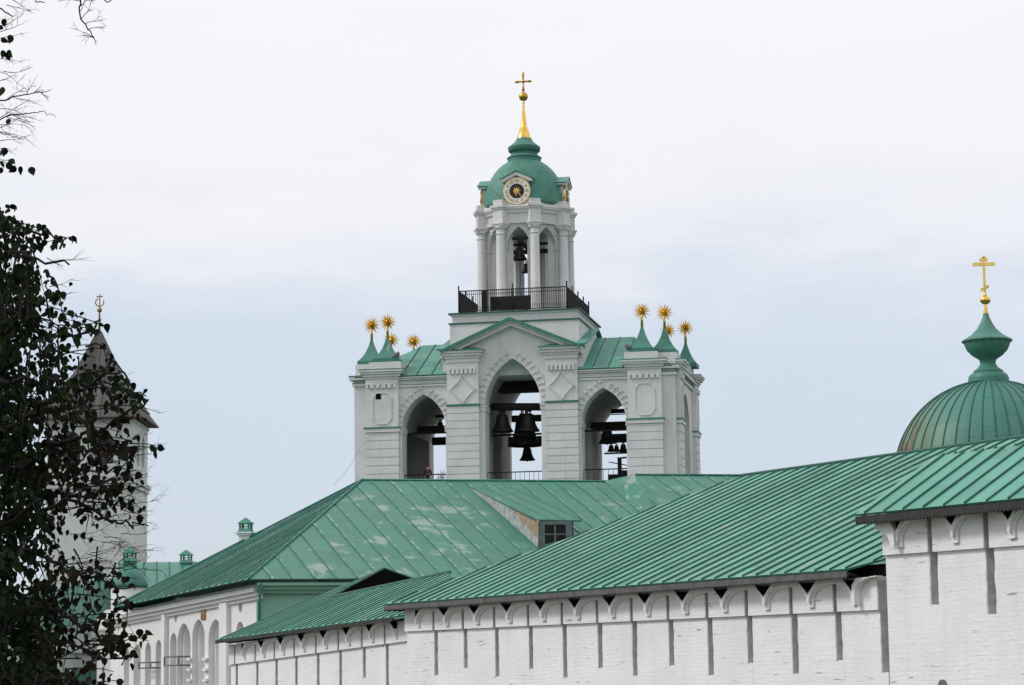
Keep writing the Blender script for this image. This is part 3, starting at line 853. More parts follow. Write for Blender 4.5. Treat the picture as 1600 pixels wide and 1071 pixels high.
mb.mesh([p + k0 for p in (lerp(c_t0, c_b0, .62), c_b0, cb, lerp(c_t0, cb, .40))] + [p + k0 + off * .1 for p in (lerp(c_t0, c_b0, .62), c_b0, cb, lerp(c_t0, cb, .40))], [(0, 1, 2, 3), (7, 6, 5, 4), (0, 4, 5, 1), (1, 5, 6, 2), (2, 6, 7, 3), (3, 7, 4, 0)])
mb.build('cheek_skirt', M['greypaint'], dm_)
mb = MB()
wz0, wz1 = fD.Z(868, 851), fD.Z(868, 819); wu0, wu1 = fD.U(850, 830), fD.U(885, 830)
mb.prism(fD, [(tl[0] + .01, gl[1] - .5), (tr[0], gl[1] - .5), (tr[0], dz - .04), (tl[0] + .01, dz - .04)], 0, .1, [[(wu0, wz0), (wu1, wz0), (wu1, wz1), (wu0, wz1)]])
pr = fD.p(tr[0], 0, dz - .04); prb = fD.p(tr[0], 0, gl[1] - .5)
mb.mesh([pr, prb, topL + fD.u * W_ - Vector((0, 0, .05)), pr - off, prb - off, topL + fD.u * (W_ - .08) - Vector((0, 0, .05))], [(0, 2, 1), (3, 4, 5), (0, 1, 4, 3), (1, 2, 5, 4), (2, 0, 3, 5)])
mb.build('dormer_wall', M['greywood'], dm_)
mb = MB(); mb.box(fD, wu0, wu1, .06, .08, wz0, wz1); wn_ = mb.build('window', M['glass'], dm_)
mb = MB()
um = (wu0 + wu1) / 2; zm = (wz0 + wz1) / 2
mb.box(fD, um - .04, um + .04, .012, .055, wz0, wz1); mb.box(fD, wu0, wu1, .014, .053, zm - .03, zm + .03)
for a, b_, c_, d_ in ((wu0 - .07, wu0 + .03, wz0 - .07, wz1 + .07), (wu1 - .03, wu1 + .07, wz0 - .07, wz1 + .07)): mb.box(fD, a, b_, -.03, .05, c_, d_)
mb.box(fD, wu0 + .031, wu1 - .031, -.028, .05, wz0 - .07, wz0 + .03); mb.box(fD, wu0 + .031, wu1 - .031, -.028, .05, wz1 - .03, wz1 + .07)
for k in ():
    for (a, b_) in ((wu0, um - .04), (um + .04, wu1)): mb.box(fD, a + .03, b_ - .002, .055, .059, wz0 + (wz1 - wz0) * k / 4 - .012, wz0 + (wz1 - wz0) * k / 4 + .012)
mb.build('window_frame', M['greywood'], dm_)

def chimney(parent, c, s, base_h, white_base=True, label=None):
    """vented metal cowl on a stub; c = foot"""
    fr = Frame(c, -12); z = c.z; mb = MB()
    mb.box(fr, -.45 * s, .45 * s, -.45 * s, .45 * s, z - .6, z + base_h)
    if white_base:
        mb.box(fr, -.6 * s, .6 * s, -.6 * s, .6 * s, z + base_h, z + base_h + .18 * s); mb.box(fr, -.75 * s, .75 * s, -.75 * s, .75 * s, z + base_h + .18 * s, z + base_h + .3 * s)
    o = mb.build('chimney', M['church'] if white_base else M['trim'], parent)
    z1 = z + base_h + (.3 * s if white_base else 0)
    mb = MB()
    mb.lathe((0, 0, z1), [(.80 * s, 0), (.62 * s, .28 * s), (.62 * s, .30 * s)], 4, 0, False, R(45), R(405), None, fr=fr)
    for a in (-1, 1):
        for b_ in (-1, 1): mb.box(fr, a * .38 * s - .05, a * .38 * s + .05, b_ * .38 * s - .05, b_ * .38 * s + .05, z1 + .25 * s, z1 + .75 * s)
        mb.box(fr, a * .38 * s - .03, a * .38 * s + .03, -.38 * s, .38 * s, z1 + .45 * s, z1 + .5 * s); mb.box(fr, -.38 * s, .38 * s, a * .38 * s - .03, a * .38 * s + .03, z1 + .45 * s, z1 + .5 * s)
    mb.lathe((0, 0, z1 + .75 * s), [(.78 * s, -.04), (.76 * s, .02), (.02, .5 * s)], 4, 0, False, R(45), R(405), None, fr=fr)
    mb.build('cowl', M['trim'], o)
    return o
pc = at(384, 842, 128); chimney(tC, pc, .62, .15)

# ================================================================== BELL TOWER
TH = -11.0
FB = Frame(at(803, 750, 148.0), TH)
D = 10.2
tB = thing('bell_tower', 'tall white bell tower with three open arches, clock octagon, green cupola and gold spires', 'bell tower', FB.p(0, D / 2, 0))
U = FB.U; Z = FB.Z
def uz(x, y, v=0.0): return FB.hit(x, y, v)
zfl = Z(803, 768)
UL, UR = U(553, 650), U(1055, 650)
# openings ---- centre arch and two side arches, spring/apex heights
AC = (U(758, 660), U(846, 660), Z(803, 634), Z(803, 560))
ALf = (U(629, 680), U(697, 680), Z(662, 668), Z(662, 615))
ARt = (U(909, 680), U(980, 680), Z(944, 661), Z(944, 608))
hc = (AC[1] - AC[0]) / 2; AC = (-hc, hc, AC[2], AC[3])
sc_ = (abs(ALf[0]) + abs(ARt[1])) / 2; si = (abs(ALf[1]) + abs(ARt[0])) / 2
zsS = (ALf[2] + ARt[2]) / 2; zaS = (ALf[3] + ARt[3]) / 2
arches = [(-sc_, -si, zsS, zaS), AC, (si, sc_, zsS, zaS)]
H_ = [arch_pts(a, b_, zfl, s_, t_, 14) for a, b_, s_, t_ in arches]
uc0, uc1 = U(700, 600), U(904, 600); uc1 = (uc1 - uc0) / 2; uc0 = -uc1
UW = (UR - UL) / 2; UL, UR = -UW, UW
zside = (Z(662, 586) + Z(944, 580)) / 2
zgb = (Z(695, 548) + Z(925, 545)) / 2; zga = Z(803, 503)
TW = 1.25
outl = [(UL, zfl - .4), (UR, zfl - .4), (UR, zside), (uc1, zside), (uc1, zgb), (0, zga), (uc0, zgb), (uc0, zside), (UL, zside)]
mb = MB(); mb.prism(FB, outl, 0, TW, H_); mb.build('wall', M['belfry_peel'], tB)
H2_ = [arch_pts(a - .35, b_, zfl, s_, t_ + .1, 14) for a, b_, s_, t_ in arches]
mb = MB(); mb.prism(FB, outl, D - TW, D, H2_); mb.build('wall', M['belfry'], tB)
FR_ = FB.sub(UR, 0, 90)      # right side facade: u = along depth, v = towards the left
FLs = FB.sub(UL, 0, 90)
ZsR, ZaR = FR_.Z(1078, 655), FR_.Z(1078, 622)
va, vb = D / 2 - 1.75, D / 2 + 1.75
sideh = arch_pts(va, vb, zfl, zsS - .1, zsS - .1 + 2.3, 12)
for fr_, v0, v1 in ((FR_, 0, 1.1), (FLs, -1.1, 0)):
    mb = MB(); mb.prism(fr_, [(TW, zfl - .4), (D - TW, zfl - .4), (D - TW, zside), (TW, zside)], v0, v1, [sideh] if fr_ is FR_ else [])
    mb.build('wall', M['belfry'], tB)
# body below the floor, floor, partitions, vault
mb = MB(); mb.box(FB, UL - .1, UR + .1, -.1, D + .1, 0, zfl - .41); mb.build('base', M['belfry'], tB)
mb = MB(); mb.box(FB, UL + .05, UR - .05, .05, D - .05, zfl - .395, zfl - .003); mb.build('floor', M['beam'], tB)
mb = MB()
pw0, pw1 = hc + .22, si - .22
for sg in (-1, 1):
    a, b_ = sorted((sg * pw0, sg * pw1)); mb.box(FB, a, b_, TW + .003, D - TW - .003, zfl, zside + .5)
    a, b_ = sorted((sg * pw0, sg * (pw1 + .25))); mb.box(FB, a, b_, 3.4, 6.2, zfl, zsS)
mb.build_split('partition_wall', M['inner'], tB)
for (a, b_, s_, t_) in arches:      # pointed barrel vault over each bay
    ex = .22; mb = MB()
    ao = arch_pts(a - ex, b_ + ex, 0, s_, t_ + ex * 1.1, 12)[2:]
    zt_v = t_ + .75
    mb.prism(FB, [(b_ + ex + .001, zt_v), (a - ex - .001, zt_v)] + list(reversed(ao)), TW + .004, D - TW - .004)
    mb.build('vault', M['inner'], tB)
# outline helpers for the frieze, panels
def ring(fr, mb, outer, inner, v0, v1): mb.prism(fr, outer, v0, v1, [inner])
def frieze(mb, fr, u0, u1, z0, z1, n, v0=-.11, v1=-.001):
    w_ = (u1 - u0) / n; pts = [(u0, z1), (u0, z0)]
    for k in range(n):
        a = u0 + k * w_
        pts += [(a + w_ * .18, z0), (a + w_ * .18, z0 + (z1 - z0) * .5), (a + w_ * .35, z0 + (z1 - z0) * .78), (a + w_ * .52, z0 + (z1 - z0) * .5), (a + w_ * .52, z0), (a + w_, z0)] if k < n - 1 else \
               [(a + w_ * .18, z0), (a + w_ * .18, z0 + (z1 - z0) * .5), (a + w_ * .35, z0 + (z1 - z0) * .78), (a + w_ * .52, z0 + (z1 - z0) * .5), (a + w_ * .52, z0), (u1, z0)]
    pts.append((u1, z1)); mb.prism(fr, pts, v0, v1)
def courses(mb, fr, u0, u1, z0, z1, n, v0, v1, gap=.05):
    h = (z1 - z0) / n
    for k in range(n): mb.box(fr, u0, u1, v0, v1, z0 + k * h + (gap if k else 0), z0 + (k + 1) * h)
    mb.box(fr, u0 + .02, u1 - .02, v0 + .05, v1 - .001, z0, z1 - .01)
def stepped(mb, fr, u0, u1, v1, steps, mat=0):
    """steps: (z0,z1,projection) blocks growing outward"""
    for z0, z1, pj in steps: mb.box(fr, u0 - pj, u1 + pj, -pj - .0, v1, z0, z1, mat)
# centre piers
zcap = (Z(727, 546) + Z(877, 545)) / 2
zgc = (Z(725, 633) + Z(877, 629)) / 2
for sg in (-1, 1):
    a, b_ = (-uc1, -(uc1 - 2.0)) if sg < 0 else (uc1 - 2.0, uc1)
    pj = .28
    mb = MB()
    fr = FB.sub(0, -pj, 0)
    courses(mb, fr, a, b_, zfl - .3, zgc - .08, 12, 0, pj - .003)
    mb.box(fr, a + .01, b_ - .01, 0.01, pj - .004, zgc + .06, zcap - .75)
    frieze(mb, fr, a + .18, b_ - .18, zcap - 1.45, zcap - 1.05, 6)
    cu = (a + b_) / 2; cz = zcap - 2.42; rw, rh = .83, .93
    def dia(k): return [(cu + k * rw * x, cz + k * rh * y) for x, y in ((1, 0), (.62, .28), (.28, .62), (0, 1), (-.28, .62), (-.62, .28), (-1, 0), (-.62, -.28), (-.28, -.62), (0, -1), (.28, -.62), (.62, -.28))]
    ring(fr, mb, dia(1.0), dia(.93), -.07, .012)
    stepped(mb, fr, a, b_, pj, [(zcap - .75, zcap - .5, .05), (zcap - .5, zcap - .35, .12), (zcap - .35, zcap - .18, .22), (zcap - .18, zcap - .04, .32)])
    mb.build('pier', M['belfry'], tB)
    mb = MB()
    mb.box(fr, a - .04, b_ + .04, -.06, pj, zgc - .05, zgc + .04)
    P = fr.p; mb.hexa([P(a - .4, -.4, zcap - .035), P(b_ + .4, -.4, zcap - .035), P(b_ + .4, pj, zcap - .035), P(a - .4, pj, zcap - .035)], [P(a - .38, -.38, zcap + .0), P(b_ + .38, -.38, zcap + .0), P(b_ - .2, pj, zcap + .2), P(a + .2, pj, zcap + .2)])
    mb.build_split('ledge_flashing', M['trim'], tB)
# corner piers (front)
zc_p = (Z(598, 578) + Z(1007, 565)) / 2      # top of cornice
zg_p = (Z(598, 667) + Z(1007, 658)) / 2
pU0, pU1 = (abs(U(624, 620)) + abs(U(982, 620))) / 2, (abs(U(570, 620)) + abs(U(1032, 620))) / 2
zpb = (Z(598, 566) + Z(1007, 551)) / 2
def corner_pier(fr, a, b_, label=None, n=7):
    mb = MB(); pj = .28
    f_ = fr.sub(0, -pj, 0)
    courses(mb, f_, a, b_, zfl - .3, zg_p - .3, 8, 0, pj - .003)
    mb.box(f_, a + .0, b_ - .0, 0.0, pj - .004, zg_p - .28, zc_p - .55)
    mb.box(f_, a - .08, b_ + .08, -.08, pj - .005, zg_p - .27, zg_p - .05)
    frieze(mb, f_, a + .12, b_ - .12, zc_p - 1.12, zc_p - .8, 5)
    if b_ - a > 1.5:
        cu = (a + b_) / 2; z0, z1 = zg_p + .2, zc_p - 1.4; hw = min(.62, (b_ - a) / 2 - .25)
        def oc(k): return [(cu - hw + k, z0 + .35), (cu - hw + .3, z0 + k), (cu + hw - .3, z0 + k), (cu + hw - k, z0 + .35), (cu + hw - k, z1 - .35), (cu + hw - .3, z1 - k), (cu - hw + .3, z1 - k), (cu - hw + k, z1 - .35)]
        ring(f_, mb, oc(0), oc(.06), -.045, .002)
    stepped(mb, f_, a, b_, pj, [(zc_p - .55, zc_p - .42, .06), (zc_p - .42, zc_p - .26, .16), (zc_p - .26, zc_p - .12, .27), (zc_p - .12, zc_p, .36)])
    mb.build('pier', M['belfry'], tB)
    mb = MB(); mb.box(f_, a - .12, b_ + .12, -.12, pj, zg_p - .048, zg_p + .05); mb.box(f_, a - .38, b_ + .38, -.38, pj, zc_p + .002, zc_p + .05)
    mb.build_split('ledge_flashing', M['trim'], tB)
corner_pier(FB, -pU1, -pU0); corner_pier(FB, pU0, pU1)
corner_pier(FR_, .35, 1.9); corner_pier(FR_, D - 1.9, D - .35)
# little window in the left pier
mb = MB(); a, z = uz(593, 620); mb.box(FB, a - .16, a + .16, -.30, -.285, z - .2, z + .2); mb.build('window', M['void'], tB)
# wall cornices: side bays, corner strips, right side
mb = MB()
for (a, b_) in ((-pU0 + .0, uc0), (uc1, pU0)):
    mb.box(FB, a, b_, -.10, .4, zside - .62, zside - .5); mb.box(FB, a, b_, -.14, .5, zside - .2, zside - .08); mb.box(FB, a, b_, -.26, .5, zside - .08, zside + .05)
for (a, b_) in ((UL - .0, -pU1), (pU1, UR + .0)):
    mb.box(FB, a - (.1 if a < 0 else 0), b_ + (.1 if b_ > 0 else 0), -.12, .5, zside - .48, zside - .3); mb.box(FB, a - (.28 if a < 0 else 0), b_ + (.28 if b_ > 0 else 0), -.28, .5, zside - .1, zside + .12)
for z0, z1, pj in ((zside - .48, zside - .3, .12), (zside - .1, zside + .12, .28)):
    mb.box(FR_, .5, D, -pj, .5, z0, z1); mb.box(FLs, .5, D, -.4, pj, z0, z1)
# impost mouldings at the springing of the arches
for (a, b_, s_, t_) in arches:
    for sg, e in ((-1, a), (1, b_)):
        q0, q1 = sorted((e + sg * .30, e - sg * .07))
        mb.box(FB, q0, q1, -.09, TW + .02, s_ - .05, s_ + .06); mb.box(FB, q0 + .02, q1 - .02, -.05, TW + .01, s_ - .28, s_ - .05)
mb.build_split('cornice', M['belfry'], tB)
mb = MB()
for (a, b_) in ((-pU0, uc0), (uc1, pU0)): mb.box(FB, a, b_, -.12, .02, zside - .5, zside - .47)
for (a, b_) in ((UL - .12, -pU1), (pU1, UR + .12)): mb.box(FB, a, b_, -.15, .3, zside - .3, zside - .25); mb.box(FB, a - (.18 if a < 0 else 0), b_ + (.18 if b_ > 0 else 0), -.32, .3, zside + .12, zside + .17)
mb.box(FR_, .2, D, -.32, .3, zside + .12, zside + .17); mb.box(FR_, .2, D, -.15, .3, zside - .3, zside - .25)
mb.build_split('ledge_flashing', M['trim'], tB)
# radiating brick ornament round the arches
mb = MB()
for (a, b_, s_, t_) in arches:
    ap = arch_pts(a, b_, 0, s_, t_, 14)[2:]
    nn_ = len(ap)
    L = [0]
    for i in range(1, nn_): L.append(L[-1] + math.hypot(ap[i][0] - ap[i - 1][0], ap[i][1] - ap[i - 1][1]))
    cnt = 20 if b_ - a > 3 else 17
    for k in range(cnt):
        s0 = L[-1] * (k + .5) / cnt; i = max(j for j in range(nn_ - 1) if L[j] <= s0); tt = (s0 - L[i]) / (L[i + 1] - L[i])
        p = Vector((ap[i][0] + (ap[i + 1][0] - ap[i][0]) * tt, ap[i][1] + (ap[i + 1][1] - ap[i][1]) * tt)); tg = Vector((ap[i + 1][0] - ap[i][0], ap[i + 1][1] - ap[i][1])).normalized(); no = Vector((tg.y, -tg.x))
        c_, sn = no, tg
        def Q(r_, w_): q = p + c_ * r_ + sn * w_; return (q.x, q.y)
        mb.prism(FB, [Q(.06, -.025), Q(.36, -.03), Q(.36, .03), Q(.06, .025)], -.06, -.001)
        mb.prism(FB, [Q(.36, -.085), Q(.50, -.085), Q(.50, .085), Q(.36, .085)], -.12, -.001)
mb.build_split('arch_ornament', M['belfry'], tB)
# pediment
mb = MB(); mt = MB()
pz = lambda u: zga + (zgb - zga) * abs(u) / uc1
ov = .35
for sg in (-1, 1):
    u1_ = sg * (uc1 + ov)
    for (v0, d0, d1, tgt) in ((-.62, -.02, .18, mb), (-.42, .18, .40, mb), (-.80, .20, -.0, None)):
        if tgt is None: continue
        pts = [(0, zga - d0 + .12), (u1_, pz(u1_) - d0 + .12), (u1_, pz(u1_) - d1 + .12), (0, zga - d1 + .12)]
        tgt.prism(FB, pts, v0, .0 - .002)
    P = FB.p
    a0, a1 = P(0, -.75, zga + .20), P(u1_, -.75, pz(u1_) + .20); b0, b1 = P(0, .95, zga + .30), P(u1_ * 1.0, .95, pz(u1_) + .30)
    roof_face(mt, [a0, a1, b1, b0] if sg > 0 else [a1, a0, b0, b1], FB.v, 50, thick=.17)
mb.build('pediment', M['belfry_peel'], tB)
mt.build('pediment_roof', [M['roof_bel'], M['trim']], tB)
# attic block
va0, va1 = 1.0, D - 1.0
ua = (abs(U(703, 520, va0)) + abs(U(905, 520, va0))) / 2; ua_c = (U(703, 520, va0) + U(905, 520, va0)) / 2
zat = Z(803, 487, va0); zal = Z(803, 502, va0)
mb = MB(); mb.box(FB, ua_c - ua, ua_c + ua, va0, va1, zside, zal)
mb.box(FB, ua_c - ua + .12, ua_c + ua - .12, va0 + .12, va1 - .12, zal + .003, zat - .14)
mb.box(FB, ua_c - ua + .04, ua_c + ua - .04, va0 + .04, va1 - .04, zat - .14, zat - .02)
mb.build('attic', M['belfry_peel'], tB)
mb = MB(); mb.box(FB, ua_c - ua - .07, ua_c + ua + .07, va0 - .07, va1 + .07, zal - .06, zal + .03)
mb.box(FB, ua_c - ua - .1, ua_c + ua + .1, va0 - .1, va1 + .1, zat - .018, zat + .05)
mb.build_split('ledge_flashing', M['seam'], tB)
# cross gables at the sides of the attic
mt = MB(); mb = MB()
for sg in (-1, 1):
    u0_, u1_ = ua_c + sg * (ua - .02), sg * (uc1 + .55); zr = zga + .12; zl_ = zgb + .16; vm = D / 2
    P = FB.p
    roof_face(mt, [P(u0_, -.5, zl_), P(u1_, -.5, zl_), P(u1_, vm, zr), P(u0_, vm, zr)], FB.v, 50, thick=.1)
    roof_face(mt, [P(u0_, D + .5, zl_), P(u1_, D + .5, zl_), P(u1_, vm, zr), P(u0_, vm, zr)], FB.v, 50, thick=.1)
    fs = FB.sub(sg * uc1, 0, 90)
    mb.prism(fs, [(0.02, zside - 1), (D - .02, zside - 1), (D - .02, zl_ - .2), (vm, zr - .2), (.02, zl_ - .2)], -.3 if sg > 0 else .3, 0)
mt.build_split('cross_gable_roof', [M['roof_bel'], M['trim']], tB); mb.build_split('cross_gable', M['belfry'], tB)
# side bay roofs
mt = MB()
zrr = (Z(675, 530, D / 2) + Z(944, 538, D / 2)) / 2
for sg in (-1, 1):
    P = FB.p; i_, o_ = sg * uc1, sg * (UR - .1); vm = D / 2; rr = sg * (UR - 3.2)
    ze = zside + .06
    A_, B_, C_, D_ = P(i_, -.3, ze), P(o_, -.3, ze), P(rr, vm, zrr), P(i_, vm, zrr)
    roof_face(mt, [A_, B_, C_, D_], FB.v, .95, .05, .05, .08)
    roof_face(mt, [P(o_, -.3, ze), P(o_, D + .3, ze), C_], FB.u * -sg, .95, .05, .05, .08)
    roof_face(mt, [P(i_, D + .3, ze), P(o_, D + .3, ze), C_, D_], FB.v, .95, .05, .05, .08)
mt.build_split('roof', [M['roof_bel'], M['seam']], tB)
# parapet blocks, spires
spk = bpy.data.meshes
def star_ball(parent, c, r):
    mb = MB(); rb = r * .30
    mb.lathe(c, [(rb * math.sin(R(a)), -rb * math.cos(R(a))) for a in range(0, 181, 22)], 10)
    nsp = 46; gr = math.pi * (3 - math.sqrt(5))
    for k in range(nsp):
        z = 1 - 2 * (k + .5) / nsp; rr = math.sqrt(1 - z * z); d = Vector((math.cos(gr * k) * rr, math.sin(gr * k) * rr, z))
        mb.tube([c + d * rb * .8, c + d * r * random.uniform(.92, 1.05)], [r * .088, r * .012], 5, smooth=False)
    return mb.build('star_ball', M['gold'], parent)
def spire(u, v, zb, zt_, half):
    mb = MB(); h = zt_ - zb
    prof = [(1.0, 0), (1.02, .24), (.99, .25), (.76, .44), (.56, .66), (.39, .92), (.26, 1.18), (.17, 1.40), (.115, 1.56), (.09, 1.66)]
    k = 2.3
    mb.lathe((u, v, zb), [(half * 1.414 * r, z) for r, z in prof], 4, 0, False, R(45), R(405), None, fr=FB)
    o = mb.build('spire', M['cupola_plain'], tB)
    c = FB.p(u, v, zb)
    mb = MB(); mb.tube([c + Vector((0, 0, 1.6)), c + Vector((0, 0, zt_ - zb))], [.085, .07], 8); mb.build('spire_rod', M['gold'], o)
    star_ball(o, FB.p(u, v, zt_), .57)
M['cupola_plain'] = roof_mat('green_spire_metal', (.05, .20, .155), .6, .05, dull=.4)
mb = MB(); mbt = MB()
US1, US2 = 203 * .0394, 231 * .0394
zp0 = zside + .1
for sg in (-1, 1):
    for (uu, vv, hw, dp) in ((US1, .55, 1.02, .8), (UW - .75, 1.5, .82, .95), (US1, D - .9, .95, .8), (UW - .75, D - 1.9, .82, .95)):
        a, b_ = sg * uu - hw, sg * uu + hw
        mb.box(FB, a, b_, vv - dp, vv + dp, zp0, zpb)
mb.build_split('parapet_block', M['belfry'], tB)
zb1_ = zpb + .01
ztips = Z(1005, 488, .5)
for sg in (-1, 1):
    for (uu, vv) in ((US1, .55), (UW - .75, 1.5), (US1, D - .9), (UW - .75, D - 1.9)):
        spire(sg * uu + (0 if vv < 4 else .45 if sg > 0 else -.42), vv, zpb, (Z(1005, 488, .5) + Z(599, 502, .5)) / 2, .74)
# pigeons / lump ornaments by the spires
for (x, y, txt) in ((619, 556, 'grey pigeon perched beside the left green spires'), (982, 543, 'grey pigeon perched beside the right green spires')):
    c = FB.p(*[U(x, y, -.1), -.1, Z(x, y, -.1)])
    tp = thing('pigeon', txt, 'bird', c - Vector((0, 0, .25)), 'pigeons on the bell tower')
    mb = MB()
    s_ = 1 if x > 800 else -1
    mb.tube([c + FB.u * .32 * s_ - Vector((0, 0, .20)), c + FB.u * .16 * s_ - Vector((0, 0, .08)), c, c - FB.u * .13 * s_ + Vector((0, 0, .12)), c - FB.u * .15 * s_ + Vector((0, 0, .2)), c - FB.u * .19 * s_ + Vector((0, 0, .22))], [.05, .14, .20, .12, .085, .03], 10)
    mb.build('body', M['pigeon'], tp)

# balcony railing
def railing(fr, mb, u0, u1, v, z0, h, step_, posts=0, scroll=True, pr=.05, post_h=.35):
    mb.tube([fr.p(u0, v, z0 + h), fr.p(u1, v, z0 + h)], .035, 4); mb.tube([fr.p(u0, v, z0 + .08), fr.p(u1, v, z0 + .08)], .03, 4)
    if scroll: mb.tube([fr.p(u0, v, z0 + h - .22), fr.p(u1, v, z0 + h - .22)], .02, 4)
    n = max(1, int(round((u1 - u0) / step_)))
    for k in range(n + 1):
        u = u0 + (u1 - u0) * k / n
        mb.tube([fr.p(u, v, z0 + .08), fr.p(u, v, z0 + h)], .019 if scroll else .014, 4, cap=False)
        if scroll and k < n:
            um_ = u + (u1 - u0) / n / 2; rr = (u1 - u0) / n * .45
            mb.tube([fr.p(um_ + rr * math.cos(q * math.pi / 4), v, z0 + .30 + rr * math.sin(q * math.pi / 4)) for q in range(9)], .011, 3, cap=False)
    for k in range(posts + 1):
        if posts: mb.tube([fr.p(u0 + (u1 - u0) * k / posts, v, z0), fr.p(u0 + (u1 - u0) * k / posts, v, z0 + h + post_h)], pr, 6)
zr0 = zat + .05
ru0, ru1 = U(717, 483, .9), U(886, 483, .9)
# rail is set round the octagon on the attic roof
mb = MB()
railing(FB, mb, ru0, ru1, .9, zr0, 1.35, .135, 2); 
fs1 = FB.sub(ru1, .9, 90); railing(fs1, mb, 0, D - 1.8, 0, zr0, 1.35, .135, 4)
fs0 = FB.sub(ru0, .9, 90); railing(fs0, mb, 0, D - 1.8, 0, zr0, 1.35, .135, 4)
railing(FB, mb, ru0, ru1, D - .9, zr0, 1.35, .135, 2)
mb.build('balcony_railing', M['iron'], tB)
mb = MB()   # dark sheet boxes behind the railing (banner / duct)
a, b_ = U(766, 470, 1.3), U(829, 470, 1.3)
mb.box(FB, a, b_, 1.3, 1.42, zr0 + .1, zr0 + .98)
a = U(757, 470, 1.1); mb.box(FB, a - .16, a + .16, .98, 1.3, zr0 + .02, zr0 + 1.38)
mb.build('balcony_screen', M['darkrust'] if 'darkrust' in M else M['beam'], tB)

# ---- octagon
vO = D / 2; uO, _z = uz(821.5, 400, vO)
RO = 2.86
OC = FB.p(uO, vO, 0)
zcb = zr0 - .0; zct = Z(813, 348, vO - RO * .92); zen = Z(813, 320, vO - RO * .92)
FO = Frame(OC, TH)
mbw = MB(); orn = MB()
ap = RO * math.cos(R(22.5)) - .28; fw = 2 * ap * math.tan(R(22.5))
zsp, zap = Z(814, 383, 2.2), Z(814, 351, 2.2)
for k in range(8):
    fk = FO.sub(0, 0, 45 * k); fk.O = fk.O - fk.v * ap
    hwk = .73
    mbw.prism(fk, [(-fw / 2, zcb), (fw / 2, zcb), (fw / 2, zct + .05), (-fw / 2, zct + .05)], 0, .75, [arch_pts(-hwk, hwk, zcb + .05, zsp, zap, 10)])
    app = arch_pts(-hwk - .12, hwk + .12, 0, zsp, zap + .14, 8)[2:]
    for i in range(1, len(app) - 1):
        p = Vector(app[i]); tg = (Vector(app[i + 1]) - Vector(app[i - 1])).normalized(); no = Vector((tg.y, -tg.x))
        q = [p + tg * .025, p + no * .24 + tg * .04, p + no * .24 - tg * .04, p - tg * .025]
        orn.prism(fk, [(x.x, x.y) for x in q], -.05, -.001)
    for sg in (-1, 1):
        q0, q1 = sorted((sg * (hwk - .05), sg * (hwk + .16))); orn.box(fk, q0, q1, -.06, .47, zsp - .12, zsp)
mbw.build('drum_wall', M['belfry'], tB); orn.build_split('arch_ornament', M['belfry'], tB)
for k in range(8):
    a = R(TH + 22.5 + 45 * k); c = OC + Vector((math.cos(a), math.sin(a), 0)) * RO
    mb = MB(); c.z = 0
    mb.lathe(c, [(.40, zcb), (.40, zcb + .2), (.35, zcb + .3), (.315, zcb + .35), (.275, zct - .75), (.32, zct - .72), (.32, zct - .66), (.275, zct - .62), (.28, zct - .4), (.38, zct - .34), (.40, zct - .22)], 16)
    o = mb.build('column', M['belfry'], tB, sharp=40)
    fk = Frame(c, math.degrees(a) + 90); mb = MB()
    mb.box(fk, -.38, .38, -.38, .38, zct - .22, zct - .10); mb.box(fk, -.43, .43, -.43, .43, zct - .10, zct)
    mb.build('capital', M['belfry'], o)
mb = MB()
oct_ = lambda prof: mb.lathe((0, 0, 0), prof, 8, 0, False, R(22.5), R(382.5), None, fr=FO)
he = zen - zct
oct_([(RO - .3, zct + .003), (RO - .12, zct + .004), (RO - .12, zct + he * .55), (RO - .02, zct + he * .58), (RO + .02, zct + he * .72), (RO + .10, zct + he * .78), (RO + .15, zct + he * .92), (RO + .08, zct + he * 1.0), (RO - .3, zct + he * 1.02)])
for k in range(8):
    a = R(TH + 22.5 + 45 * k); c = OC + Vector((math.cos(a), math.sin(a), 0)) * (RO - .05)
    fk = Frame(c, math.degrees(a) + 90)
    mb.box(fk, -.36, .36, -.36, .36, zct + .006, zct + he * .74)
    mb.box(fk, -.43, .43, -.43, .3, zct + he * .742, zct + he * .84); mb.box(fk, -.50, .50, -.50, .3, zct + he * .842, zct + he * .98)
    mb.box(fk, -.34, .34, -.36, .3, zct + he * .982, zct + he * 1.28)
mb.build('entablature', M['belfry'], tB)
mb = MB(); oct_([(RO - .4, zct + he * 1.03), (RO + .02, zct + he * 1.03), (RO - .02, zct + he * 1.15), (RO - .4, zct + he * 1.16)])
mb.build('parapet', M['belfry'], tB)
# cupola
zd0 = zen + .1; zd1 = Z(822, 257, vO); Rd = RO - .17
mb = MB()
prof = [(Rd * math.cos(R(a)) ** .92 if a < 89 else .9, zd0 + (zd1 + .35 - zd0) * math.sin(R(a))) for a in range(0, 75, 5)]
mb.lathe((0, 0, 0), prof, 48, 0, True, 0, 2 * math.pi, 16, fr=FO)
cup = mb.build('dome', M['cupola'], tB)
zn = lambda y: Z(822, y, vO)
mpx = 153.0 / F
mb = MB()
mb.lathe((0, 0, 0), [(27 * mpx, zn(260)), (26.5 * mpx, zn(250)), (28 * mpx, zn(248)), (25 * mpx, zn(245.5)), (22.5 * mpx, zn(244))], 40, fr=FO)
mb.lathe((0, 0, 0), [(21.5 * mpx, zn(246)), (20.5 * mpx, zn(240)), (23.5 * mpx, zn(237))], 96, 0, True, 0, 2 * math.pi, None, 26, .035, fr=FO)
mb.lathe((0, 0, 0), [(24.5 * mpx, zn(237.5)), (25.5 * mpx, zn(236)), (26 * mpx, zn(231)), (24.5 * mpx, zn(230)), (18 * mpx, zn(225)), (14 * mpx, zn(221)), (12 * mpx, zn(217))], 40, fr=FO)
mb.build('lantern', M['cupola_plain'], tB, sharp=35)
mb = MB()
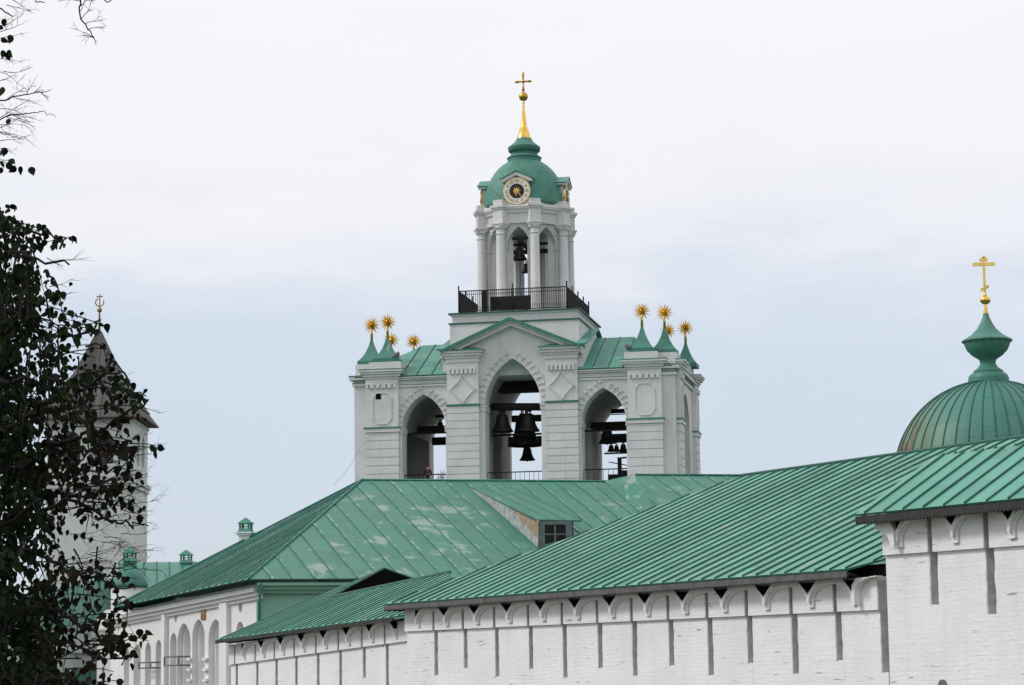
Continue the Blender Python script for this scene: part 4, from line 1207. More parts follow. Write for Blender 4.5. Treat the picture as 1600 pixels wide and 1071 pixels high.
mb.lathe((0, 0, 0), [(12 * mpx, zn(217.3)), (11 * mpx, zn(215)), (7.6 * mpx, zn(205)), (7.8 * mpx, zn(204)), (5 * mpx, zn(198)), (3 * mpx, zn(180)), (1.5 * mpx, zn(162)), (2.3 * mpx, zn(161)), (1.6 * mpx, zn(159))], 24, fr=FO)
mb.build('gold_spire', M['gold'], tB, sharp=35)
mb = MB(); rb = 7.4 * mpx; cb_ = OC + Vector((0, 0, zn(151)))
mb.lathe(cb_, [(rb * math.sin(R(a)), -rb * math.cos(R(a))) for a in range(0, 181, 12)], 24)
mb.build('gold_ball', M['oldgold'], tB)
mb = MB(); cc = OC + Vector((0, 0, zn(127.5)))
def petal(mb, a, b, w_):
    mb.tube([lerp(a, b, t) for t in (0, .25, .5, .8, 1)], [w_ * .5, w_ * .6, w_ * .8, w_ * 1.15, w_ * .35], 8)
mb.lathe(cc, [(.12 * math.sin(R(a)), -.12 * math.cos(R(a))) for a in range(0, 181, 30)], 10)
ztp = zn(112.5)
for d_, L_ in ((Vector((0, 0, 1)), ztp - cc.z), (FO.u, .56), (-FO.u, .56), (Vector((0, 0, -1)), cc.z - zn(144))): petal(mb, cc, cc + d_ * L_, .085)
mb.build('cross', M['oldgold'], tB)
# clocks on four sides
FONT = None
def text_mesh(txt, size, name):
    cu = bpy.data.curves.new(name, 'FONT'); cu.body = txt; cu.size = size; cu.align_x = 'CENTER'; cu.align_y = 'CENTER'; cu.extrude = .01; cu.offset = .004; cu.resolution_u = 2
    o = bpy.data.objects.new(name, cu); COL.objects.link(o)
    bpy.context.view_layer.update()
    dg = bpy.context.evaluated_depsgraph_get(); me = o.evaluated_get(dg).to_mesh()
    vs = [v.co.copy() for v in me.vertices]; fs = [tuple(p.vertices) for p in me.polygons]
    o.evaluated_get(dg).to_mesh_clear(); bpy.data.objects.remove(o); bpy.data.curves.remove(cu); return vs, fs
ROM = [text_mesh(s_, .22, 'numeral') for s_ in ('XII', 'I', 'II', 'III', 'IV', 'V', 'VI', 'VII', 'VIII', 'IX', 'X', 'XI')]
zcl = Z(814, 297, vO - 3.0)
for k in range(4):
    fk = FO.sub(0, 0, 90 * k); fk.O = fk.O - fk.v * 2.72
    rc = .87
    mb = MB()
    mb.box(fk, -.72, .72, .06, 1.6, zcl - rc * .98, zcl + rc * .72)
    gz0 = zcl + rc * .74
    mb.prism(fk, [(-.98, gz0), (.98, gz0), (.98, gz0 + .16), (0, gz0 + .66), (-.98, gz0 + .16)], .10, 1.7)
    mb.prism(fk, [(-.98, gz0 - .03), (-.80, gz0 - .03), (0, gz0 + .36), (.80, gz0 - .03), (.98, gz0 - .03), (.98, gz0 + .13), (0, gz0 + .60), (-.98, gz0 + .13)], -.14, .098)
    ck = mb.build('clock', M['belfry'], tB)
    mt = MB(); P = fk.p
    for sg in (-1, 1):
        q = [P(0, -.2, gz0 + .68), P(sg * 1.06, -.2, gz0 + .15), P(sg * 1.06, 1.9, gz0 + .15), P(0, 1.9, gz0 + .68)]
        roof_face(mt, q, fk.u, 9, thick=.05)
    mt.build('gable_roof', [M['roof_bel'], M['trim']], ck)
    def disc(r, v0, v1, n=40): mb = MB(); mb.prism(fk, [(r * math.cos(2 * math.pi * i / n), zcl + r * math.sin(2 * math.pi * i / n)) for i in range(n)], v0, v1); return mb
    disc(rc, -.03, .055).build('dial_rim', M['gold'], ck)
    dl = disc(rc * .965, -.045, -.031).build('dial', M['dialwhite'], ck)
    disc(rc * .54, -.06, -.046).build('dial_centre', M['black'], ck)
    mb = MB()
    for j, (vs, fs) in enumerate(ROM):
        an = R(90 - 30 * j); cx, cz = rc * .745 * math.cos(an), rc * .745 * math.sin(an); rt_ = an - math.pi / 2
        mb.mesh([fk.p(cx + v.x * math.cos(rt_) - v.y * math.sin(rt_), -.056 - v.z, zcl + cz + v.x * math.sin(rt_) + v.y * math.cos(rt_)) for v in vs], fs)
    mb.build('numerals', M['oldgold'], ck)
    mb = MB(); st = [(.27 if i % 2 == 0 else .12) for i in range(16)]
    mb.prism(fk, [(st[i] * math.cos(math.pi * i / 8), zcl + st[i] * math.sin(math.pi * i / 8)) for i in range(16)], -.09, -.062)
    mb.build('sun_emblem', M['gold'], ck)
    mb = MB()
    for an, L_, w_ in ((-52, .50, .03), (-95, .38, .05)):
        d = Vector((math.cos(R(an)), math.sin(R(an)))); n_ = Vector((-d.y, d.x))
        mb.prism(fk, [((d * a_ + n_ * b_).x, zcl + (d * a_ + n_ * b_).y) for a_, b_ in ((0, -w_), (L_ * .8, -w_), (L_, 0), (L_ * .8, w_), (0, w_))], -.115, -.093)
    mb.build('clock_hands', M['oldgold'], ck)
# railings in the big arches
for (a, b_, s_, t_) in arches:
    mb = MB(); railing(FB, mb, a + .02, b_ - .02, .5, zfl, 1.22, .3, 0, False)
    for k in range(int((b_ - a) / .3)):
        c0 = a + .17 + .3 * k
        if k > (b_ - a) / .3 * .6: mb.tube([FB.p(c0 + .1 * math.cos(q), .5, zfl + .55 + .1 * math.sin(q)) for q in [R(t) for t in range(0, 361, 45)]], .012, 3)
    mb.build('railing', M['iron'], tB)
mb = MB()   # white painted scrollwork at the right of the left arch
c = uz(690, 745, .8)
for k in range(26):
    an = k * 2.4; rr = .05 + .013 * k
    x0, z0 = c[0] + rr * .9 * math.cos(an), c[1] + rr * 1.25 * math.sin(an) - .05
    mb.tube([FB.p(x0 + .07 * math.cos(q + an), .8, z0 + .07 * math.sin(q + an)) for q in [R(t) for t in range(0, 300, 50)]], .014, 3)
mb.build('ironwork_scroll', M['iron'], tB)
# beams
def beam(x0, y0, x1, y1, v, r_, mat='beam', rect=True):
    mb = MB(); a, za = uz(x0, y0, v); b_, zb_ = uz(x1, y1, v)
    if rect: mb.box(FB, a, b_, v - r_, v + r_, za - r_, za + r_)
    else: mb.tube([FB.p(a, v, za), FB.p(b_, v, zb_)], r_, 8)
    return mb.build('beam', M[mat], tB)
beam(768, 636, 856, 636, 2.6, .24, rect=False)
beam(800, 655, 870, 655, 5.2, .2)
beam(795, 690, 875, 690, 6.6, .26); beam(795, 698, 875, 698, 6.2, .06)
beam(760, 681, 875, 681, 3.2, .06)
beam(765, 603, 876, 603, 4.5, .5)
beam(625, 678.5, 735, 678.5, 3.2, .06); beam(676, 690, 735, 690, 6.8, .24); beam(640, 673, 735, 673, 5, .22); beam(680, 651, 735, 651, 6, .09)
beam(907, 674, 1010, 671, 2.6, .06); beam(920, 667, 1010, 667, 5, .24); beam(955, 643, 1010, 643, 6.5, .13); beam(955, 648, 1010, 648, 6.2, .03)
beam(940, 686, 1010, 684, 5.2, .26); beam(944, 709, 985, 708, 4.5, .05)
mb = MB()   # striking stand in the right arch
a, z = uz(968, 715, 5); mb.box(FB, a - .12, a + .12, 4.9, 5.1, zfl, z); mb.tube([FB.p(a, 5, z - .05), FB.p(a + .45, 5, z - .02)], .06, 5)
mb.box(FB, a - .7, a + 1.3, 4.6, 5.4, zfl, Z(968, 742, 5)); mb.box(FB, a - .1, a + .5, 4.7, 5.3, zfl, Z(968, 736, 5))
mb.tube([FB.p(a - .7, 5, Z(955, 722, 5)), FB.p(a + 1.2, 5, Z(955, 732, 5))], .03, 4)
mb.build('ringing_stand', M['iron'], tB)
# tower bell beams
mb = MB()
zz = Z(815, 381, vO); mb.box(FO, -1.0, 1.0, -1.9, -1.75, zz - .08, zz + .08); mb.box(FO, -1.5, 1.5, .3, .5, zz - .62, zz - .35); mb.box(FO, -1.9, 1.9, .1, .25, zz - .1, zz + .05)
mb.box(FO, -.12, .12, -2.0, 2.0, zz - .3, zz - .1)
mb.build('beam', M['beam'], tB)
# ---- bells (each hangs from a beam: own thing)
bell_protos = {}
def make_bell(loc, r, label):
    """r = mouth radius; loc = top of the hanging loops"""
    if 'p' not in bell_protos:
        t = thing('bell', label, 'bell', Vector((0, 0, 0)), 'bells hanging in the bell tower')
        prof = [(.02, -.30), (.28, -.31), (.44, -.40), (.52, -.56), (.56, -.85), (.62, -1.15), (.72, -1.42), (.86, -1.66), (1.0, -1.86), (1.0, -1.92), (.9, -1.9), (.6, -1.2), (.45, -.6), (.02, -.5)]
        mb = MB(); mb.lathe((0, 0, 0), prof, 28); mb.build('bell_body', M['bronze'], t, sharp=50)
        mb = MB()
        for k in range(4):
            an = k * math.pi / 2 + .4; d = Vector((math.cos(an), math.sin(an), 0)) * .2
            mb.tube([d + Vector((0, 0, -.33)), d * .9 + Vector((0, 0, .25))], .045, 5)
        mb.tube([Vector((-.3, 0, -.08)), Vector((.3, 0, -.08))], .08, 6)
        mb.build('hanger', M['iron'], t)
        mb = MB(); mb.tube([Vector((0, 0, -.6)), Vector((0, 0, -1.8)), Vector((0, 0, -2.0)), Vector((0, 0, -2.1))], [.04, .05, .12, .03], 8); mb.build('clapper', M['iron'], t)
        bell_protos['p'] = t; t.location = loc; t.scale = (r, r, r); return t
    return copy_tree(bell_protos['p'], loc, label, r)
def bell_px(x, ytop, ybot, v, r_px, label):
    s_ = (148 + v) / F; r = r_px * s_
    u, z = uz(x, ybot, v); make_bell(FB.p(u, v, z + 1.9 * r), r, label)
bell_px(785, 640, 675, 2.6, 17.5, 'large dark bell at the left side of the central arch')
bell_px(826, 640, 674, 2.6, 17.5, 'large dark bell in the middle of the central arch beside the leftmost big bell')
bell_px(820, 650, 697, 5.6, 27, 'widest dark bell in the central arch, half hidden behind the others')
bell_px(824, 700, 719.5, 6.2, 12.5, 'small dark bell hanging lowest in the central arch against the sky')
bell_px(949, 670, 693, 4.6, 14, 'medium bell at the left of the row in the right arch')
for i, (x, r_) in enumerate(((955, 6.5), (963.5, 6.2), (974, 7.5))):
    bell_px(x, 690, 706, 5.2, r_, ['leftmost small bell of the row under the beam in the right arch', 'middle small bell of the row under the beam in the right arch', 'rightmost small bell of the row, next to the pier of the right arch'][i])
bell_px(812, 385, 406, vO - 1.4, 12, 'bell hanging behind the columns in the upper octagon, under the clock')
bell_px(823, 400, 426, vO + .4, 9, 'lower bell seen against the sky in the upper octagon')
bell_px(688, 655, 672, 5.5, 8, 'bell half hidden behind the right edge of the left arch')

# ---- person at the rail of the left arch
def skinned(name, joints, edges, mat, parent, sub=1):
    me = bpy.data.meshes.new(name); me.from_pydata([tuple(j[0]) for j in joints], edges, [])
    o = bpy.data.objects.new(name, me); COL.objects.link(o)
    md = o.modifiers.new('skin', 'SKIN')
    for i, j in enumerate(joints):
        sv = me.skin_vertices[0].data[i]; sv.radius = (j[1], j[2] if len(j) > 2 else j[1]); sv.use_root = (i == 0)
    md2 = o.modifiers.new('sub', 'SUBSURF'); md2.levels = sub; md2.render_levels = sub
    bpy.context.view_layer.update()
    dg = bpy.context.evaluated_depsgraph_get(); m2 = bpy.data.meshes.new_from_object(o.evaluated_get(dg))
    bpy.data.objects.remove(o)
    o2 = bpy.data.objects.new(name, m2); COL.objects.link(o2); m2.materials.clear(); m2.materials.append(mat)
    for p in m2.polygons: p.use_smooth = True
    o2.parent = parent; return o2
skin_m = plain('skin', (.55, .35, .27), .6, 0, .08); hair_m = plain('brown_hair', (.07, .04, .025), .8, 0, .2)
coat_m = plain('black_coat', (.02, .02, .024), .9, 0, .2); red_m = plain('dark_red_cloth', (.22, .02, .03), .9, 0, .2); jean_m = plain('dark_trousers', (.03, .035, .05), .9)
M['darkrust'] = M['beam']
def person(loc, rz, label):
    t = thing('person', label, 'person', loc); t.rotation_euler = (0, 0, rz)
    V = Vector
    J = [(V((0, 0, .95)), .13, .10), (V((0, .0, 1.15)), .125, .09), (V((0, -.04, 1.36)), .15, .10), (V((0, -.07, 1.47)), .06), (V((0, -.10, 1.56)), .085, .095), (V((0, -.10, 1.68)), .08, .09),
         (V((.17, -.05, 1.38)), .06), (V((.24, -.12, 1.15)), .045), (V((.10, -.36, 1.18)), .035), (V((.03, -.43, 1.20)), .03),
         (V((-.17, -.05, 1.38)), .06), (V((-.24, -.12, 1.15)), .045), (V((-.10, -.36, 1.16)), .035), (V((-.03, -.43, 1.18)), .03),
         (V((.09, 0, .88)), .085), (V((.10, -.02, .50)), .06), (V((.10, .0, .09)), .042), (V((.10, -.13, .04)), .035),
         (V((-.09, 0, .88)), .085), (V((-.10, -.02, .50)), .06), (V((-.10, .0, .09)), .042), (V((-.10, -.13, .04)), .035)]
    E = [(0, 1), (1, 2), (2, 3), (3, 4), (4, 5), (2, 6), (6, 7), (7, 8), (8, 9), (2, 10), (10, 11), (11, 12), (12, 13), (0, 14), (14, 15), (15, 16), (16, 17), (0, 18), (18, 19), (19, 20), (20, 21)]
    skinned('body', J, E, skin_m, t)
    Jc = [(V((0, .01, .80)), .17, .14), (V((0, .0, 1.0)), .155, .125), (V((0, .0, 1.15)), .15, .115), (V((0, -.04, 1.37)), .17, .12), (V((.17, -.05, 1.39)), .075), (V((.24, -.12, 1.15)), .062), (V((.12, -.33, 1.18)), .05), (V((-.17, -.05, 1.39)), .075), (V((-.24, -.12, 1.15)), .062), (V((-.12, -.33, 1.16)), .05)]
    skinned('coat', Jc, [(0, 1), (1, 2), (2, 3), (3, 4), (4, 5), (5, 6), (3, 7), (7, 8), (8, 9)], coat_m, t)
    skinned('trousers', [(V((0, 0, .86)), .14, .11), (V((.09, 0, .80)), .10), (V((.10, -.02, .50)), .075), (V((.10, .0, .10)), .06), (V((-.09, 0, .80)), .10), (V((-.10, -.02, .50)), .075), (V((-.10, .0, .10)), .06)], [(0, 1), (1, 2), (2, 3), (0, 4), (4, 5), (5, 6)], jean_m, t)
    mb = MB(); o0 = t.location
    mb.lathe(o0 + V((0, -.08, 1.66)), [(.10 * math.sin(R(a)), -.11 * math.cos(R(a))) for a in range(50, 181, 15)], 14)
    mb.tube([o0 + V((0, .02, 1.66)), o0 + V((0, .05, 1.5)), o0 + V((0, .05, 1.4))], [.075, .07, .03], 8)
    mb.build('hair', hair_m, t)
    mb = MB(); mb.tube([o0 + V((-.12, -.1, 1.44)), o0 + V((0, -.16, 1.40)), o0 + V((.12, -.1, 1.44)), o0 + V((.1, -.2, 1.25))], [.04, .055, .04, .03], 8); mb.build('scarf', red_m, t)
    # face: eyes, nose, mouth
    mb = MB()
    for sx_ in (-.032, .032): mb.lathe(o0 + V((sx_, -.188, 1.64)), [(.001, -.01), (.01, 0), (.001, .01)], 6)
    mb.build('eyes', hair_m, t)
    mb = MB(); mb.tube([o0 + V((0, -.185, 1.65)), o0 + V((0, -.215, 1.61)), o0 + V((0, -.19, 1.60))], [.008, .016, .008], 6); mb.build('nose', skin_m, t)
    mb = MB(); mb.tube([o0 + V((-.028, -.18, 1.575)), o0 + V((0, -.19, 1.572)), o0 + V((.028, -.18, 1.575))], .007, 5); mb.build('mouth', red_m, t)
    return t
pu, pz_ = uz(668, 760, .95)
person(FB.p(pu, .95, zfl + .12), R(TH + 25), 'person in a black coat and red scarf leaning at the rail of the left arch')
mb = MB(); a = FB.p(UL + .1, 1.0, Z(553, 697)); b_ = at(521, 758, 132)
mb.tube([a, lerp(a, b_, .35) - Vector((0, 0, .25)), lerp(a, b_, .7) - Vector((0, 0, .2)), b_], .012, 4)
o = mb.build('cable', M['greywood']); o['label'] = 'thin wire running from the bell tower down to the hipped roof'; o['category'] = 'cable'

# ================================================================== DOMED CHURCH (right)
YD = 96.0; cD = at(1551, 745, YD); RD = 151.5 * YD / F
tD = thing('domed_church', 'green ribbed dome with a vase lantern and golden three-bar cross behind the right roofs', 'church', Vector((cD.x, cD.y, 0)))
zc = cD.z; NR = 44
def zD(y): return at(1551, y, YD).z
prof = [(RD * 1.0, -1.2)] + [(RD * math.cos(R(a)), RD * math.sin(R(a)) * 1.0) for a in range(0, 84, 4)] + [(.3, RD * .998)]
mb = MB(); mb.lathe((cD.x, cD.y, zc), prof, NR * 2, 0, True, 0, 2 * math.pi, NR)
for k in range(NR):
    a = 2 * math.pi * (k) / NR; d = Vector((math.cos(a), math.sin(a), 0))
    mb.tube([Vector((cD.x, cD.y, zc)) + d * (r_ + .02) + Vector((0, 0, z_ + .01)) for r_, z_ in prof[1:-1]], .02, 4, 1)
mb.build('dome', [M['dome_rust'], M['seam']], tD)
mb = MB(); mb.lathe((cD.x, cD.y, 0), [(RD * .97, 0), (RD * .97, zc - 1.6), (RD * 1.06, zc - 1.5), (RD * 1.06, zc - 1.2)], 48); mb.build('drum', M['church'], tD, sharp=40)
p_ = YD / F
mb = MB(); C0 = (cD.x, cD.y, 0)
mb.lathe(C0, [(31.5 * p_, zD(600)), (31.8 * p_, zD(592)), (30 * p_, zD(587)), (26 * p_, zD(583.5)), (20 * p_, zD(581.5))], 40)
mb.lathe(C0, [(23 * p_, zD(582)), (23 * p_, zD(580)), (16 * p_, zD(575)), (12 * p_, zD(569)), (12.5 * p_, zD(564)), (15 * p_, zD(560.5))], 72, 0, True, 0, 2 * math.pi, None, 18, .02)
mb.lathe(C0, [(15 * p_, zD(561)), (24 * p_, zD(555)), (31.5 * p_, zD(547)), (35.5 * p_, zD(538)), (36 * p_, zD(534))], 72, 0, True, 0, 2 * math.pi, None, 18, .018)
mb.lathe(C0, [(36 * p_, zD(535)), (39.5 * p_, zD(534.2)), (39.5 * p_, zD(532)), (33 * p_, zD(528.5)), (24 * p_, zD(523)), (15 * p_, zD(514)), (9 * p_, zD(504)), (5.5 * p_, zD(496)), (4 * p_, zD(490))], 48)
mb.build('lantern', M['dome'], tD, sharp=32)
mb = MB()
mb.lathe(C0, [(4 * p_, zD(491)), (2.6 * p_, zD(480)), (2.2 * p_, zD(476))], 16)
rb = 8.4 * p_; mb.lathe((cD.x, cD.y, zD(469)), [(rb * math.sin(R(a)), -rb * .86 * math.cos(R(a))) for a in range(0, 181, 10)], 24)
mb.lathe(C0, [(2.6 * p_, zD(462)), (2.8 * p_, zD(460)), (1.2 * p_, zD(457))], 12)
mb.build('gold_ball', M['gold'], tD, sharp=40)
fc = Frame(Vector((cD.x, cD.y, 0)), -6); mb = MB(); q = p_
mb.box(fc, -1.9 * q, 1.9 * q, -.04, .04, zD(460), zD(402))
for (y, hl, hh, dx, tilt) in ((413, 17.5, 2.6, 0, 0), (406, 6.0, 2.2, 0, 0), (450.5, 6.5, 2.4, 0, 7)):
    z = zD(y); mb.prism(fc, [(-hl * q, z - hh * q + tilt * q * -.45), (hl * q, z - hh * q + tilt * q * .45), (hl * q, z + hh * q + tilt * q * .45), (-hl * q, z + hh * q - tilt * q * .45)], -.046, .046)
for (x_, y_) in ((0, 402), ):
    mb.lathe((cD.x, cD.y, zD(402)), [(.001, -.08), (.09, 0), (.001, .08)], 8)
mb.build('cross', M['gold'], tD)

# ================================================================== LEFT WATCHTOWER
YT = 200.0; fT = Frame(at(140, 800, YT), -.6)
M['dullgold'] = plain('weathered_gilding', (.28, .21, .10), .5, .7, .25)
tT = thing('watchtower', 'white square watchtower with a grey wooden tent roof, behind the tree', 'tower', fT.p(0, 3.5, 0))
a0, a1 = fT.U(72, 800), fT.U(208, 800); hwT = (a1 - a0) / 2; ucT = (a0 + a1) / 2; DT = hwT * 2
zwt = fT.Z(160, 652); zw = fT.Z
mb = MB()
hl = []
for x0, x1 in ((96, 126), (149, 177)): hl.append(arch_pts(fT.U(x0, 700), fT.U(x1, 700), zw(160, 725), zw(160, 690), zw(160, 673), 8))
mb.prism(fT, [(a0, 0), (a1, 0), (a1, zwt), (a0, zwt)], 0, .9, hl)
fTr = fT.sub(a1, 0, 90)
mb.prism(fTr, [(.9, 0), (DT - .9, 0), (DT - .9, zwt), (.9, zwt)], 0, .9, [arch_pts(1.6, 3.0, zw(160, 725), zw(160, 690), zw(160, 673), 8), arch_pts(DT - 3.0, DT - 1.6, zw(160, 725), zw(160, 690), zw(160, 673), 8)])
mb.box(fT, a0, a1, DT - .9, DT, 0, zwt); mb.box(fT, a0, a0 + .9, .9, DT - .9, 0, zwt)
mb.build('wall', M['far'], tT)
mb = MB(); mb.box(fT, a0 + .95, a1 - .95, .95, DT - .95, zw(160, 728) - .3, zw(160, 727)); mb.box(fT, a0 + .95, a1 - .95, .95, DT - .95, zwt - .3, zwt - .1); mb.build_split('floor', M['beam'], tT)
mb = MB()
for z, pj, h in ((zw(160, 751), .28, .25), (zw(160, 757), .16, .3), (zw(160, 657), .12, .2)):
    mb.box(fT, a0 - pj, a1 + pj, -pj, DT + pj, z - h, z)
mb.build_split('cornice', M['far'], tT)
mb = MB(); c = fT.hit(133, 797); mb.box(fT, c[0] - .18, c[0] + .18, -.01, .02, c[1] - .2, c[1] + .2); mb.build('window', M['void'], tT)
mb = MB(); c0, c1 = fT.U(149, 700), fT.U(177, 700); railing(fT, mb, c0, c1, 1.2, zw(160, 725), 1.4, .18, 0, False); railing(fT, mb, fT.U(96, 700), fT.U(126, 700), 1.2, zw(160, 725), 1.4, .18, 0, False); mb.build_split('railing', M['fascia'], tT)
mb = MB(); cT = (ucT, DT / 2, 0); r4 = math.sqrt(2)
zt1_, zap_ = zw(207, 634), zw(150, 508)
mb.lathe(cT, [((hwT + .85) * r4, zwt - .12), ((hwT + .8) * r4, zwt + .02), ((hwT + .05) * r4, zt1_ + .1)], 4, 0, False, R(45), R(405), None, fr=fT)
mb.lathe(cT, [((hwT + .2) * r4, zt1_ + .05), ((hwT * .52) * r4, zt1_ + (zap_ - zt1_) * .43), (.25, zap_)], 4, 0, False, R(45), R(405), None, fr=fT)
for k in range(34):
    for (fr_, L_) in ((fT, 0), (fT.sub(a1, 0, 90), 0)):
        pass
n = 30
for k in range(n):
    u = a0 - .7 + (a1 - a0 + 1.4) * k / (n - 1)
    mb.prism(fT, [(u - .09, zwt - .14), (u + .09, zwt - .14), (u, zwt - .42)], -.86, -.80)
mb.build('tent_roof', M['boards'], tT)
mb = MB(); cc = fT.p(ucT, DT / 2, 0); zt_ = lambda y: at(145, y, YT + DT / 2).z
mb.tube([cc + Vector((0, 0, zap_ - .3)), cc + Vector((0, 0, zt_(460)))], [.12, .05], 6)
mb.lathe(cc + Vector((0, 0, zt_(485))), [(.22 * math.sin(R(a)), -.22 * math.cos(R(a))) for a in range(0, 181, 30)], 10)
mb.box(Frame(cc, -9), -.28, .28, -.04, .04, zt_(464) - .05, zt_(464) + .05)
mb.tube([cc + fT.u * .36 * math.cos(q) + Vector((0, 0, zt_(473) + .36 * math.sin(q))) for q in [R(t) for t in range(110, 400, 40)]], .05, 4)
mb.build('finial', M['dullgold'], tT)

# ================================================================== LEFT GALLERY BUILDINGS
tG = thing('monastery_building', 'low white building with a curved green metal roof beside the watchtower', 'building', at(250, 1075, 160))
tG.location.z = 0
mb = MB()
g0, g1 = at(186, 879, 172), at(345, 878, 168); g2, g3 = at(345, 985, 152), at(186, 985, 154)
# barrel profile
seg = 6; rows = []
for i in range(seg + 1):
    t = i / seg; a = math.pi / 2 * t
    rows.append([Vector((lerp(g0, g3, 1 - math.cos(a)).x, lerp(g0, g3, 1 - math.cos(a)).y, 0)), 0])
def gp(side, t):
    A_, B_ = (g0, g3) if side == 0 else (g1, g2)
    return Vector((A_.x + (B_.x - A_.x) * t, A_.y + (B_.y - A_.y) * t, B_.z + (A_.z - B_.z) * (1 - t ** 1.7)))
ts = [i / 8 for i in range(9)]
for i in range(8):
    q = [gp(0, ts[i]), gp(0, ts[i + 1]), gp(1, ts[i + 1]), gp(1, ts[i])]
    L = 7.0
    mb.face(q, 0, [(0, ts[i] * 9), (0, ts[i + 1] * 9), (L, ts[i + 1] * 9), (L, ts[i] * 9)], True)
for k in range(9):
    mb.tube([lerp(gp(0, t), gp(1, t), k / 8) for t in ts], .06, 4, 1)
mb.build('roof', [M['dome'], M['seam']], tG)
mb = MB()
ca = at(199, 918, 150); ra = 30 * 150 / F
mb.lathe((ca.x, ca.y + .6, ca.z), [(ra * math.cos(R(a)), ra * 1.05 * math.sin(R(a))) for a in range(0, 91, 9)], 32, 0, True, 0, 2 * math.pi, 14)
mb.build('apse_roof', [M['dome'], M['seam']], tG)
mb = MB(); mb.lathe((ca.x, ca.y + .6, 0), [(ra * .92, 0), (ra * .92, ca.z - .02), (ra * .9, ca.z)], 32); 
fG = Frame(Vector((g3.x, g3.y, 0)), math.degrees(math.atan2(g2.y - g3.y, g2.x - g3.x)))
mb.box(fG, .3, (g2 - g3).length, .5, 14, 0, g3.z - .05)
mb.build('wall', M['far'], tG)
c = at(291, 881, 166); chimney(tG, c, .72, .05, False)
c = at(203, 880, 152); chimney(tG, c, .72, .1, False)

tH = thing('monastery_building', 'white building with narrow slit windows and green roof, mostly hidden behind the tree', 'building', at(60, 1075, 140))
tH.location.z = 0
r1, r0 = at(166, 903, 160), at(-60, 958, 138); e1, e0 = at(152, 968, 154), at(-60, 1012, 131)
mb = MB(); PH = Plane(r1, e1, e0)
r0 = PH.hit(-60, 955)
roof_face(mb, [e0, e1, r1, r0], (r1 - e1), .9, .06, .05)
roof_face(mb, [r1, r0, r0 + Vector((3, 14, -5)), r1 + Vector((3, 14, -5))], (r1 - e1), .9, .06, .05)
mb.build('roof', [M['dome'], M['seam']], tH)
aH = math.degrees(math.atan2(e1.y - e0.y, e1.x - e0.x)); fH = Frame(e0 + Vector((-.2, .9, 0)), aH)
LH = (e1 - e0).length; zh = min(e0.z, e1.z) - .1
hl = []
for x in (38, 52, 66, 81, 104, 118, 133, 145):
    a, z = fH.hit(x, 1050); hl.append([(a - .28, .8), (a + .28, .8), (a + .28, fH.Z(x, 1047 - (x - 60) * .07)), (a - .28, fH.Z(x, 1047 - (x - 60) * .07))])
mb = MB(); mb.prism(fH, [(0, 0), (LH, 0), (LH, e1.z), (0, e0.z)], 0, .5, hl); mb.box(fH, 0, LH, .7, 8, 0, zh - .1); mb.box(fH, -.1, LH + .1, -.2, -.004, fH.Z(100, 1020) , fH.Z(100, 1020) + .15)
mb.build('wall', M['far'], tH)
tJ = thing('porch_pavilion', 'small white annex with an arched top between the slit window building and the church', 'building', at(172, 1075, 128)); tJ.location.z = 0
fJ = Frame(at(172, 1000, 128), -12)
a0_, a1_ = fJ.U(152, 980), fJ.U(188, 980)
mb = MB(); zj = fJ.Z(170, 985)
hl = [[(fJ.U(x - 2.2, 1050), .8), (fJ.U(x + 2.2, 1050), .8), (fJ.U(x + 2.2, 1050), fJ.Z(x, y)), (fJ.U(x - 2.2, 1050), fJ.Z(x, y))] for x, y in ((161, 1042), (177, 1042))]
mb.prism(fJ, [(a0_, 0), (a1_, 0), (a1_, zj), (a0_, zj)], 0, .4, hl); mb.box(fJ, a0_, a1_, .6, 6, 0, zj - .01)
mb.box(fJ, a0_ - .1, a1_ + .15, -.2, 6, zj, zj + .12)
um = (a0_ + a1_) / 2; hw = (a1_ - a0_) / 2 - .05
mb.prism(fJ, [(um + hw, zj + .121), (um - hw, zj + .121)] + [(um - hw * math.cos(R(a)), zj + .13 + .95 * math.sin(R(a)) ** .8) for a in range(0, 181, 15)], 0, 6)
mb.build('wall', M['church'], tJ)

